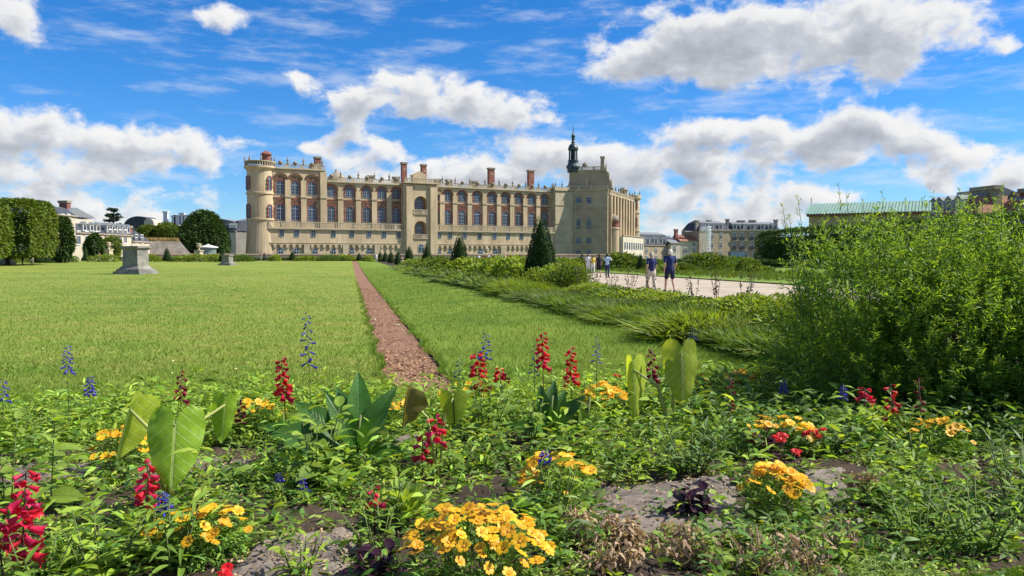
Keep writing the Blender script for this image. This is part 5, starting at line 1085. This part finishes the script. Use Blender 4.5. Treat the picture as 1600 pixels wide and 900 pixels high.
leafy(at(470, 905), .26, 40, .13, m_lance2, LL, 'young lance-leaved plant growing out of the grey fabric at front', stems=6, spread=.14)
leafy(at(270, 895), .36, 54, .19, m_lance, LL, 'lance-leaved plant below the yellow flowers, front left', stems=7, spread=.17)
leafy(at(150, 905), .34, 60, .16, m_lance2, LL, 'bright lance-leaved plant beside the large red bells', stems=8, spread=.3)
leafy(at(60, 930), .36, 50, .17, m_lance, LL, 'dark lance-leaved plant under the large red bells', stems=7, spread=.2)
leafy(at(1080, 745), .40, 110, .17, m_lanceg, LL, 'dense bluish-green plant below the pale elephant ear', stems=12, spread=.34, up=1.0)
leafy(at(990, 760), .22, 44, .12, m_lance2, LL, 'low bright plant left of the bluish-green one', stems=7, spread=.18)
leafy(at(870, 810), .34, 50, .13, m_lance, LL, 'leafy stems under the middle yellow flowers', stems=8, spread=.18, up=.8)
leafy(at(590, 870), .30, 70, .12, m_lance, LL, 'dark leafy plant left of the biggest yellow cushion', stems=9, spread=.24)
leafy(at(610, 820), .30, 36, .12, m_lanceg, LL, 'leafy plant below the pale rosette', stems=6, spread=.2)
leafy(at(340, 730), .22, 40, .12, m_lance, LL, 'low leafy plant behind the huge heart leaf', stems=6, spread=.2)
leafy(at(430, 720), .24, 44, .13, m_lance, LL, 'low leafy plant left of the pointed dark leaves', stems=6, spread=.22)
leafy(at(1440, 850), .34, 90, .12, m_lance, LL, 'bushy green plant at the lower right', stems=12, spread=.38, up=.8)
leafy(at(1530, 850), .40, 90, .14, m_lance, LL, 'tall bushy green plant near the right edge', stems=11, spread=.36, up=.8)
leafy(at(1590, 790), .48, 80, .15, m_lanceg, LL, 'bushy green plant cut by the right edge', stems=10, spread=.34, up=.8)
leafy(at(1430, 740), .30, 60, .12, m_lance2, LL, 'light green plant beside the right yellow flowers', stems=9, spread=.3, up=.7)
leafy(at(1420, 690), .40, 22, .13, m_lanceg, LL, 'silvery lance-leaved stems beside the red bells on the right', stems=2, spread=.07)
leafy(at(1310, 720), .26, 26, .14, m_lanceg, LL, 'drooping grey-green plant in front of the bright rosette', stems=3, spread=.08)
leafy(at(1195, 640), .34, 40, .16, m_lance, LL, 'leafy plant in the shade left of the big bush', stems=6, spread=.3)
leafy(at(1250, 640), .34, 40, .17, m_broad, OV, 'broad-leaved plant at the shaded foot of the big bush', stems=6, spread=.34)
leafy(at(1290, 890), .22, 40, .11, m_broad2, OV, 'small yellow-green leaved weed at the front right', stems=6, spread=.2)
leafy(at(1150, 900), .20, 34, .11, m_broad2, OV, 'yellow-green weed behind the dry stalks', stems=5, spread=.2)
leafy(at(1400, 800), .30, 30, .13, m_broad2, OV, 'ovate yellow-green weed in the right of the bed', stems=4, spread=.22)
leafy(at(205, 650), .34, 50, .15, m_lance2, LL, 'bright leafy plant behind the left heart leaf', stems=7, spread=.3)
leafy(at(60, 690), .34, 60, .16, m_lance, LL, 'leafy plant at the lawn edge on the far left', stems=8, spread=.4)
leafy(at(560, 640), .26, 40, .13, m_lance2, LL, 'leafy plant at the near end of the lawn left of the chip path', stems=6, spread=.3)
leafy(at(660, 620), .24, 50, .12, m_lance2, LL, 'low leafy plant at the near end of the chip path', stems=8, spread=.4)
leafy(at(920, 650), .46, 36, .14, m_lance, LL, 'tall leafy stem between the red spikes and the yellow cushion', stems=4, spread=.12)
leafy(at(1110, 620), .30, 50, .15, m_lance2, LL, 'bright leafy plant right of the pale upright leaf', stems=7, spread=.34)
leafy(at(1010, 640), .30, 36, .13, m_lance, LL, 'leafy plant between the two pale upright leaves', stems=6, spread=.2)
def rosette(base, L, n, label, m=m_rose):
    root = empty('leaf_rosette', base, label, 'plant')
    for i in range(n):
        t = i / n; a = i * 2.4; el = .7 + 2.2 * (1 - t); d = Vector((math.cos(a), math.sin(a), el)); leaf_at(root, random.choice(RS), m, Mx((.03 * math.cos(a), .03 * math.sin(a), .05 + .05 * (1 - t)), d, Vector((-math.cos(a), -math.sin(a), .6)), L * random.uniform(.75, 1.1)))
    stem(root, [(0, 0, 0), (0, 0, .08)], .02, .016, stalkM)
rosette(at(1350, 690), .26, 42, 'bright lime-green upright rosette in front of the dark bush'); rosette(at(636, 815), .20, 40, 'pale green leaf rosette left of the biggest yellow cushion'); rosette(at(1262, 660), .18, 18, 'small shaded rosette left of the bright lime one', m_lance)
for px, py, L, n, lab in ((1085, 815, .16, 46, 'near-black purple-leaved plant on the crumpled fabric right of centre'), (590, 915, .15, 30, 'near-black purple-leaved plant left of the biggest yellow cushion'), (1435, 668, .14, 22, 'dark purple plant behind the right yellow flowers'), (1195, 725, .13, 20, 'dark violet leaved plant above the right yellow cushion')):
    leafy(at(px, py), .20, n, L, m_purp, OV, lab, 'purple_leaved_plant', 6, .14, stm=stalkR)
# ---- flowers
def petal_flower(k, r, notch, cup, cen, name, rows=3):
    V = [(0, 0, 0)]; Fc = []; 
    for i in range(k):
        a = 2 * math.pi * i / k; w = math.pi / k * .98; pts = []
        for (rr, ww, zz) in ((.25, .7, .02), (.7, 1.0, cup), (.97, .62, cup * .8), (.90 if notch else 1.03, 0, cup * .85)):
            for s in ((-1, 1) if ww else (0,)): pts.append((rr * r * math.cos(a + s * ww * w), rr * r * math.sin(a + s * ww * w), zz * r))
        b = len(V); V += pts; Fc += [(0, b, b + 1), (b, b + 2, b + 3), (b, b + 3, b + 1), (b + 2, b + 4, b + 6), (b + 2, b + 6, b + 3), (b + 3, b + 6, b + 5)]
    pet = npmesh(name, V, np.array(Fc), False)
    c = MB(); c.lathe((0, 0, 0), [(cen * r, 0), (cen * r, .1 * r), (cen * .6 * r, .16 * r)], 7); return pet, c.mesh('flower_centre')
yel_m = mat('yellow_petal', (.72, .40, .015), .5, .22, 40, objvar=.22, leaf=.25, island=.0, spec=.3); cen_m = mat('orange_centre', (.55, .24, .02), .8); yel_bud = mat('yellow_bud', (.60, .36, .03), .6)
YF = [petal_flower(5, .036, True, .22, .20, 'yellow_flower'), petal_flower(6, .033, False, .30, .22, 'yellow_flower'), petal_flower(5, .030, True, .45, .22, 'yellow_flower')]
fern = mat('bidens_leaf', (0.134, 0.246, 0.032), .6, leaf=.3, island=.4)
def cushion(px, py, rx, ry, n, hz, label, s=1.0):
    top = G(px, py, -.2 + hz * .8); base = Vector((top.x, top.y, 0)); base.z = bedz(*uv(base)); Y = base.y; root = empty('yellow_flower_clump', base, label, 'flowers', 'yellow flower clumps')
    Rx = rx * Y / F; Ry = max(Rx * .55, ry * Y / F * 1.6); nl = int(900 * min(1.6, Rx / .2))
    d = ball(nl); d[:, 2] = np.abs(d[:, 2]); Pn = d * (rng.random(nl) ** .35)[:, None] * [Rx * .95, Ry * .95, hz * .92]; link('foliage', leafmesh('bidens_foliage', Pn, d + rng.normal(0, .6, (nl, 3)), .045 * s, .014 * s, .3, LANCE), fern, root, world=False, kind='stuff')
    placed = []
    for i in range(n * 6):
        if len(placed) >= n * 1.15: break
        q = math.sqrt(random.random()); a = random.random() * 6.283; x, y = q * math.cos(a), q * math.sin(a); z = hz * (.42 + .58 * math.sqrt(max(0, 1 - q * q))) * random.uniform(.9, 1.12)
        p = Vector((x * Rx, y * Ry, z))
        if any((p - k).length < .030 * s for k in placed): continue
        placed.append(p); nrm = Vector((x * .7 + random.gauss(0, .25), y * .7 - .45 + random.gauss(0, .25), 1.0)); k = random.choice(YF)
        fl = link('flower', withm(k[0], yel_m), None, root, world=False, M=Mx(p, Vector((math.cos(i), math.sin(i), .1)), nrm, 1.08 * s * random.uniform(.7, 1.3))); link('flower_centre', withm(k[1], cen_m), None, fl, world=False)
        if i % 2 == 0: stem(root, [(p.x * .5, p.y * .5, z * .4), p - nrm.normalized() * .004], .0018, .0014, stalkM, 'flower_stem', 3)
cushion(745, 838, 118, 52, 78, .36, 'biggest yellow flower cushion at the bottom centre', 1.0)
cushion(312, 812, 82, 34, 32, .28, 'yellow flowers at the foot of the huge heart leaf', 1.0)
cushion(870, 722, 62, 32, 40, .36, 'yellow flower clump with a violet spike right of centre')
cushion(1212, 748, 56, 26, 40, .30, 'yellow flower cushion below the red ruffled flowers')
cushion(940, 613, 40, 18, 46, .34, 'dense yellow cushion left of the pale upright leaves', 1.05)
cushion(190, 685, 46, 28, 30, .34, 'yellow flowers behind the left heart leaf')
cushion(405, 636, 42, 16, 22, .30, 'yellow flowers under the left tall red spike')
cushion(1215, 670, 62, 16, 30, .28, 'yellow flowers just above the red ruffled flowers')
cushion(1465, 670, 56, 12, 24, .28, 'yellow flowers at the right under the big bush')
cushion(622, 640, 26, 13, 14, .30, 'small yellow clump left of the round olive leaf'); cushion(730, 602, 46, 13, 22, .30, 'yellow flowers at the foot of the tall red spikes'); cushion(1155, 593, 36, 9, 16, .28, 'yellow flowers far back right of the pale upright leaf'); cushion(1090, 598, 20, 10, 8, .3, 'few yellow flowers behind the pale upright leaf')
# red bell spikes
def bell(r, L, lob, name):
    mb = MB(); n = 10; prof = [(.18 * r, 0), (.34 * r, .25 * L), (.55 * r, .55 * L), (.62 * r, .8 * L)]; V = []; 
    for (q, z) in prof:
        for i in range(n): a = 2 * math.pi * i / n; V.append((q * math.cos(a), z, q * math.sin(a)))
    for i in range(n): a = 2 * math.pi * i / n; q = r * (1.15 if i % 2 == 0 else .72); V.append((q * math.cos(a), L * (1.0 if i % 2 == 0 else .88), q * math.sin(a)))
    Fc = [(j * n + i, j * n + (i + 1) % n, (j + 1) * n + (i + 1) % n, (j + 1) * n + i) for j in range(4) for i in range(n)]
    return npmesh(name, V, np.array(Fc), True)
BELL = bell(.018, .042, 5, 'red_bell'); TUBE = bell(.007, .034, 5, 'blue_tube')
red_m = mat('red_petal', (.50, .018, .035), .45, objvar=.3, var=.2, scale=30, leaf=.3, spec=.3); redp_m = mat('crimson_petal', (.56, .02, .07), .45, objvar=.3, var=.2, scale=30, leaf=.3, spec=.3); dkred = mat('dark_red_petal', (.20, .012, .03), .5, leaf=.2)
blue_m = mat('blue_petal', (.05, .042, .36), .5, objvar=.35, var=.2, scale=30, leaf=.2); blued = mat('dark_blue_bract', (.03, .035, .14), .6)
def spike(px, ptop, pbot, pbase, n, label, m=red_m, me=BELL, s=1.0, cat='flower', name='red_bell_spike', stm=stalkR, leaves=True, wide=1.0, group='red bell flower spikes'):
    base = soilp(px, pbase); Y = base.y; zt = ZP(ptop, Y) - base.z; zb = ZP(pbot, Y) - base.z; root = empty(name, base, label, cat, group); ln = random.uniform(-.05, .05); n = int(n * 1.25)
    stem(root, [(0, 0, 0), (ln * .4, 0, zt * .5), (ln, 0, zt)], .006, .003, stm, n=5)
    for i in range(n):
        t = i / max(1, n - 1); z = zb + (zt - zb) * t; a = i * 2.4 + random.random() * .6; k = 1.75 * s * (1.08 - .5 * t) * random.uniform(.85, 1.15); d = Vector((math.cos(a), math.sin(a), -.45 + random.gauss(0, .2)))
        o = Vector((ln * z / zt, 0, z)); link('flower', withm(me, m), None, root, world=False, M=Mx(o + Vector((d.x, d.y, 0)) * .012 * s * wide, d, (0, 0, 1), k))
    if leaves:
        for i in range(8):
            z = zb * (.1 + .85 * i / 8); a = i * 1.57 + .5; leaf_at(root, random.choice(LL), m_lance, Mx((ln * z / zt, 0, z), (math.cos(a), math.sin(a), .5), (0, 0, 1), .11 * random.uniform(.8, 1.3)))
    return root
spike(448, 560, 620, 690, 20, 'tall red bell spike standing against the lawn left of the path'); spike(752, 550, 606, 655, 22, 'full red spike with a blue spike behind, right of the path end', s=1.25); spike(783, 575, 592, 655, 8, 'short red spike right beside the full red one'); spike(850, 520, 572, 655, 18, 'tallest red spike, against the grass bank'); spike(893, 543, 597, 660, 18, 'slim red spike right of the tallest one')
spike(682, 648, 690, 745, 10, 'crimson bells on a dark stalk beside the round olive leaf', redp_m, s=1.1); spike(660, 680, 718, 745, 7, 'low crimson bells left of the dark stalk', redp_m, s=1.0)
spike(34, 735, 865, 925, 22, 'large pinkish red bell spike in the front left corner', redp_m, s=1.1); spike(8, 790, 845, 925, 8, 'red bells cut off by the left edge', redp_m); spike(232, 722, 790, 830, 16, 'red bell spike in front of the huge heart leaf', redp_m, s=1.0)
spike(282, 580, 625, 690, 10, 'fading dark red spike behind the huge heart leaf', dkred, s=.8); spike(1020, 545, 590, 650, 11, 'dark red spike between the pale upright leaves', dkred, s=.9); spike(1398, 600, 655, 700, 9, 'red bells on thin stem right of the lime rosette', red_m, s=1.0); spike(1352, 606, 622, 690, 6, 'red bells just above the lime rosette', red_m, s=1.0); spike(1140, 590, 640, 690, 8, 'faded brownish spike right of the bluish-green plant', dkred, s=.6); spike(585, 760, 790, 830, 5, 'few pink buds left of the pale rosette', redp_m, s=.7); spike(375, 625, 660, 690, 10, 'dark red stems left of the tall red spike', dkred, s=.7); spike(1440, 590, 640, 700, 7, 'thin fading spike in front of the dark bush', dkred, s=.6)
G2 = 'blue flower spikes'
for (px, a, b_, c_, n, lab, s) in [(487, 488, 570, 690, 16, 'tall sparse blue spike standing against the lawn', 1.25), (108, 540, 580, 680, 20, 'dark blue spike at the lawn edge on the far left', 1.0), (141, 588, 617, 680, 26, 'dense bright blue spike at the left', 1.0), (264, 768, 798, 850, 30, 'short violet-blue spike among the front left yellow flowers', .9), (755, 520, 560, 660, 12, 'blue spike rising behind the full red spike', 1.2), (836, 540, 585, 655, 10, 'thin blue spike left of the tallest red spike', 1.0), (932, 525, 565, 655, 12, 'thin dark blue spike above the dense yellow cushion', .9), (862, 703, 722, 800, 22, 'violet spike inside the yellow clump right of centre', .9), (1225, 592, 612, 660, 18, 'pale blue spike in the shade left of the big bush', .8), (1316, 600, 622, 690, 20, 'blue spike just left of the lime rosette', .8), (1076, 512, 528, 640, 8, 'blue flower tip behind the pale upright leaf', 1.0), (6, 592, 625, 700, 12, 'dark blue spike cut by the left edge', 1.0), (445, 738, 750, 800, 12, 'tiny blue spike below the ovate-leaved plant', .6), (479, 745, 765, 800, 12, 'second tiny blue spike below the ovate-leaved plant, to its right', .6), (715, 560, 590, 640, 9, 'sparse blue spike left of the full red spike', 1.0)]:
    spike(px, a, b_, c_, n, lab, blue_m if n > 9 else blued, TUBE, s * .95, 'flower', 'blue_flower_spike', stalkM, True, .5, G2)
# ruffled red flowers, low
RUF = petal_flower(9, .032, False, .5, .3, 'ruffled_flower')[0]; ruf_m = mat('scarlet_petal', (.52, .008, .014), .5, leaf=.25, island=.0)
for px, py, n, w, lab in ((1275, 690, 7, .09, 'bright red ruffled flowers right of the yellow clump'), (1220, 697, 5, .06, 'red ruffled flowers beside the dark violet leaves'), (1241, 718, 3, .04, 'small red ruffled flower just above the yellow cushion'), (357, 890, 4, .05, 'red ruffled flower on the fabric at the bottom left'), (962, 594, 3, .05, 'red ruffled flower beside the dense yellow cushion')):
    p = G(px, py, -.02); base = Vector((p.x, p.y, bedz(*uv(p)))); root = empty('red_ruffled_flowers', base, lab, 'flowers', 'red ruffled flowers')
    for i in range(n):
        q = Vector((random.uniform(-w, w), random.uniform(-w, w) * .6, .18 + random.uniform(-.02, .03))); f1 = link('flower', withm(RUF, ruf_m), None, root, world=False, M=Mx(q, (math.cos(i), math.sin(i), 0), (random.gauss(0, .3), -.5, 1), 1.0)); link('inner_petals', withm(RUF, ruf_m), None, f1, world=False, M=Matrix.Translation((0, 0, .012)) @ Matrix.Rotation(.3, 4, 'Z') @ Matrix.Scale(.75, 4))
        stem(root, [(q.x * .5, q.y * .5, 0), q], .003, .002, stalkR, n=4)
    for i in range(6): a = i * 1.05; leaf_at(root, LL[i % 3], m_purp if px == 1220 else m_lance, Mx((0, 0, .05), (math.cos(a), math.sin(a), .4), (0, 0, 1), .11))
# ---- crumpled weed fabric
fab_m = mat('weed_fabric', (.20, .165, .135), .8, .3, 5, (.13, .105, .085), bump=.9, bscale=14, coords='World', stretch=(1, 2.2, 1))
def fabric(pts, label, seed, hgt=.035):
    c = [soilp(*p) for p in pts]; r = np.random.default_rng(seed); n = 90; V = []; ph = r.random(12) * 6.28; fr_ = r.uniform(-1, 1, (6, 2)); fr_ = fr_ / np.linalg.norm(fr_, axis=1)[:, None] * np.array([5, 9, 14, 20, 28, 38])[:, None]
    for i in range(n + 1):
        for j in range(n + 1):
            s, t = i / n, j / n; p = c[0] * (1 - s) * (1 - t) + c[1] * s * (1 - t) + c[2] * s * t + c[3] * (1 - s) * t
            z = sum((1 - abs(math.sin(fr_[k][0] * p.x + fr_[k][1] * p.y + ph[k] + 1.3 * math.sin(fr_[k][1] * .35 * p.x - p.y * 4 + ph[k + 6])))) ** 1.6 / (1 + k * .75) for k in range(6)) / 1.6; e = min(1, 6 * min(s, 1 - s, t, 1 - t)); ew = .05 * (1 - e)
            V.append((p.x + ew * math.sin(t * 19 + seed), p.y + ew * math.sin(s * 23 + seed), bedz(*uv(p)) + .05 * e - .03 + hgt * e * (.4 + .8 * abs(z)) + .004 * r.random()))
    Fc = [(i * (n + 1) + j, (i + 1) * (n + 1) + j, (i + 1) * (n + 1) + j + 1, i * (n + 1) + j + 1) for i in range(n) for j in range(n)]
    me = npmesh('weed_fabric', V, np.array(Fc), True); o = link('weed_fabric', me, fab_m); md = o.modifiers.new('t', 'SOLIDIFY'); md.thickness = .004; tag(o, label, 'ground fabric', 'weed fabric sheets')
fabric([(850, 850), (1190, 840), (1160, 742), (930, 752)], 'crumpled grey-brown fabric sheet right of the biggest yellow cushion', 1, .035); fabric([(290, 925), (560, 915), (565, 822), (400, 852)], 'grey fabric sheet at the bottom left under the lance leaves', 2); fabric([(-30, 768), (415, 738), (410, 706), (-20, 735)], 'grey fabric strip behind the huge heart leaf', 3); fabric([(1230, 790), (1340, 800), (1320, 740), (1250, 745)], 'small piece of fabric right of the right yellow cushion', 4); fabric([(598, 706), (690, 704), (685, 692), (602, 693)], 'narrow fabric strip at centre under the olive leaf', 6)
# ---- dead plants and dry stalks
dead_m = mat('dead_leaf', (.36, .255, .155), .9, leaf=.2, island=.45); dstk = mat('dead_stalk', (.27, .205, .135), .9)
def dead(px, py, w, h, n, label, ns=10):
    base = soilp(px, py); root = empty('dead_plant', base, label, 'dead plant', 'dead plants'); pn = []
    for k in range(ns):
        e = Vector((random.gauss(0, w * .6), random.gauss(0, w * .45), h * random.uniform(.4, 1.15))); b0 = e * .3; b0.z = 0; stem(root, [b0, b0.lerp(e, .55) + Vector((random.gauss(0, .02), 0, .02)), e], .004, .002, dstk, n=4)
        for t in rng.uniform(.15, 1, n // ns): pn.append(b0.lerp(e, t))
    pn = np.array(pn) + rng.normal(0, .022, (len(pn), 3)); pn[:, 2] = np.maximum(pn[:, 2], .012); link('dead_leaves', leafmesh('dead_leaves', pn, rng.normal(0, 1, (len(pn), 3)), .045 * (.5 + rng.random(len(pn))), .018, .6, LANCE, .6, .2), dead_m, root, world=False, kind='stuff')
dead(920, 850, .16, .16, 420, 'withered tan plant at the right of the biggest yellow cushion'); dead(1000, 870, .22, .13, 620, 'largest heap of withered tan leaves at the bottom centre right'); dead(1070, 890, .14, .16, 300, 'withered tan stalks below the dark purple plant'); dead(950, 905, .16, .12, 360, 'withered leaves at the bottom edge right of the yellow cushion'); dead(1190, 905, .14, .22, 160, 'dry upright stalks at the bottom right of centre', 16); dead(1270, 905, .16, .2, 160, 'dry stalks among the grass at the lower right', 16); dead(1350, 770, .16, .13, 260, 'withered brown plant right of the red ruffled flowers'); dead(1330, 870, .16, .2, 150, 'dry stalks beside the bushy green plant at lower right', 14); dead(500, 760, .1, .1, 100, 'few withered leaves under the ovate-leaved plant')
# ---- ground cover, loose grass, lawn corner
FABQ = [[(870, 845), (1180, 838), (1150, 748), (935, 758)], [(300, 920), (550, 912), (560, 830), (410, 858)], [(-30, 762), (410, 734), (405, 708), (-20, 738)], [(640, 900), (860, 900), (860, 880), (640, 880)], [(1440, 930), (1700, 930), (1700, 850), (1500, 880)]]
FABW = [[soilp(*p) for p in q] for q in FABQ]
def off_fabric(X, Y):
    ok = np.ones(len(X), bool)
    for q in FABW:
        ins = np.ones(len(X), bool); sg = None
        for i in range(4):
            a, b = q[i], q[(i + 1) % 4]; c = (b.x - a.x) * (Y - a.y) - (b.y - a.y) * (X - a.x); ins &= c > 0
        ok &= ~(ins & (rng.random(len(X)) < .72))
    return ok
def cover(name, m, N, ulo, uhi, vlo, vhi, L, W, k, label, mask=None, hz=.03, size=None):
    u = rng.uniform(ulo, uhi, N); v = rng.uniform(vlo, vhi, N); cl = np.sin(u * 3.1 + 1.3 * np.sin(v * 2.3)) * np.sin(v * 2.7 + u) + rng.normal(0, .55, N); keep = (cl > (-.25 if mask is None else mask)) & off_fabric(AX.x * u + AV.x * v, AX.y * u + AV.y * v); u, v = u[keep], v[keep]; n = len(u)
    c = np.stack([AX.x * u + AV.x * v, AX.y * u + AV.y * v, -.20 + .05 * np.sin(u * 1.9 + 1) * np.sin(v * 1.3)], -1); hh = hz * (.3 + 1.6 * rng.random(n) ** 2)
    a = rng.random((n, k)) * 6.28; Pn = np.repeat(c, k, 0) + np.stack([rng.normal(0, .012, n * k), rng.normal(0, .012, n * k), np.repeat(hh, k) * rng.random(n * k)], -1); D = np.stack([np.cos(a).ravel(), np.sin(a).ravel(), rng.uniform(.1, 1.1, n * k)], -1)
    o = link(name, leafmesh(name, Pn, D, L * (.5 + rng.random(n * k)), W * (.6 + .8 * rng.random(n * k)), .35, LANCE), m); tag(o, label, 'ground cover', kind='stuff')
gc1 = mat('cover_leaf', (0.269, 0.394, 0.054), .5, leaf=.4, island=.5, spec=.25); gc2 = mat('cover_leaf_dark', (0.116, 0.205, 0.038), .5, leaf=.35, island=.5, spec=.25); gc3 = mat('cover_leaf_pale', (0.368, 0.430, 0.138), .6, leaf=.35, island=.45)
cover('ground_cover', gc1, 15000, 2.5, 8.9, -4.5, 6.5, .062, .018, 6, 'low green seedlings covering the soil of the flower bed'); cover('dark_ground_cover', gc2, 7000, 3.6, 8.9, -4.5, 6.5, .085, .022, 7, 'darker leafy weeds between the flowers', -.1, .15); cover('pale_ground_cover', gc3, 6000, 2.5, 8.0, -4.5, 6.0, .04, .013, 5, 'pale dry-tipped seedlings on the soil', .0)
cover('bed_edge_plants', gc1, 5600, 7.1, 8.9, -5.5, 7.0, .11, .024, 8, 'taller leafy plants along the lawn edge of the bed', -.6, .22); cover('front_weeds', gc2, 900, 2.6, 4.6, -3, 4.5, .09, .02, 8, 'leafy weeds along the front of the bed', -.1, .16)
cover('tall_bed_plants', gc1, 2600, 4.2, 8.0, -5, 5.5, .12, .027, 9, 'taller bright leafy plants between the flowers', .35, .30)
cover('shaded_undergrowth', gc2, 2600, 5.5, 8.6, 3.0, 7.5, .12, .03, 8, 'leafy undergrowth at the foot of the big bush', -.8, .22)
N = 700; fq = [FABW[i] for i in (0, 1, 2)]; pts = []
for q in fq:
    for _ in range(230):
        s1, t1 = random.random(), random.random(); p = q[0] * (1 - s1) * (1 - t1) + q[1] * s1 * (1 - t1) + q[2] * s1 * t1 + q[3] * (1 - s1) * t1; pts.append((p.x, p.y, p.z + random.uniform(.05, .085)))
pts = np.array(pts); tag(link('leaf_litter', leafmesh('leaf_litter', pts, rng.normal(0, 1, (len(pts), 3)) * [1, 1, .3], .02 + .03 * rng.random(len(pts)), .014, .1), dead_m), 'dry leaf litter scattered over the fabric sheets', 'leaf litter', kind='stuff')
mul = mat('mulch_chip', (.14, .10, .07), .95, island=.6); N = 14000; u = rng.uniform(2.5, 8.7, N); v = rng.uniform(-4.5, 6, N); b = np.stack([AX.x * u + AV.x * v, AX.y * u + AV.y * v, -.19 + .05 * np.sin(u * 1.9 + 1) * np.sin(v * 1.3)], -1)
tag(link('mulch', leafmesh('mulch', b, rng.normal(0, 1, (N, 3)) * [1, 1, .25], .03, .012, 0), mul), 'loose brown mulch and crumbs on the bed soil', 'mulch', kind='stuff')
wg = mat('wild_grass', (0.205, 0.294, 0.064), .6, leaf=.3, island=.4)
for i, (px, py, n, lab) in enumerate([(1330, 900, 260, 'tuft of long loose grass at the bottom right'), (1240, 910, 220, 'tuft of long grass between the dry stalks'), (1400, 905, 160, 'loose pale grass tuft beside the bare soil')]):
    base = soilp(px, py); root = empty('grass_tuft', base, lab, 'grass tuft', 'loose grass tufts'); a = rng.random(n) * 6.28; bb = rng.normal(0, .10, (n, 3)) * [1, .7, 0]; link('blades', leafmesh('grass_tuft', bb, np.stack([np.cos(a) * .6, np.sin(a) * .6, .8 + 0 * a], -1), .12 + .2 * rng.random(n), .006, .6, LANCE), wg, root, world=False, kind='stuff')
cr_ = [soilp(1470, 930), soilp(1680, 850)]; N = 9000; w_ = rng.random((N, 2)); q0 = soilp(1500, 905); q1 = soilp(1640, 905); q2 = soilp(1680, 862); s = w_[:, :1]; t = w_[:, 1:]; pn = np.array(q0) * (1 - s) + np.array(q1) * s + (np.array(q2) - np.array(q1)) * t * s; pn[:, 2] = [bedz(*uv(p)) for p in pn]
tag(link('corner_grass', leafmesh('corner_grass', pn, rng.normal(0, .35, (N, 3)) + [0, 0, 1], .03 + .04 * rng.random(N), .006, .2), blade_m), 'bright mown grass in the bottom right corner', 'grass', kind='stuff')
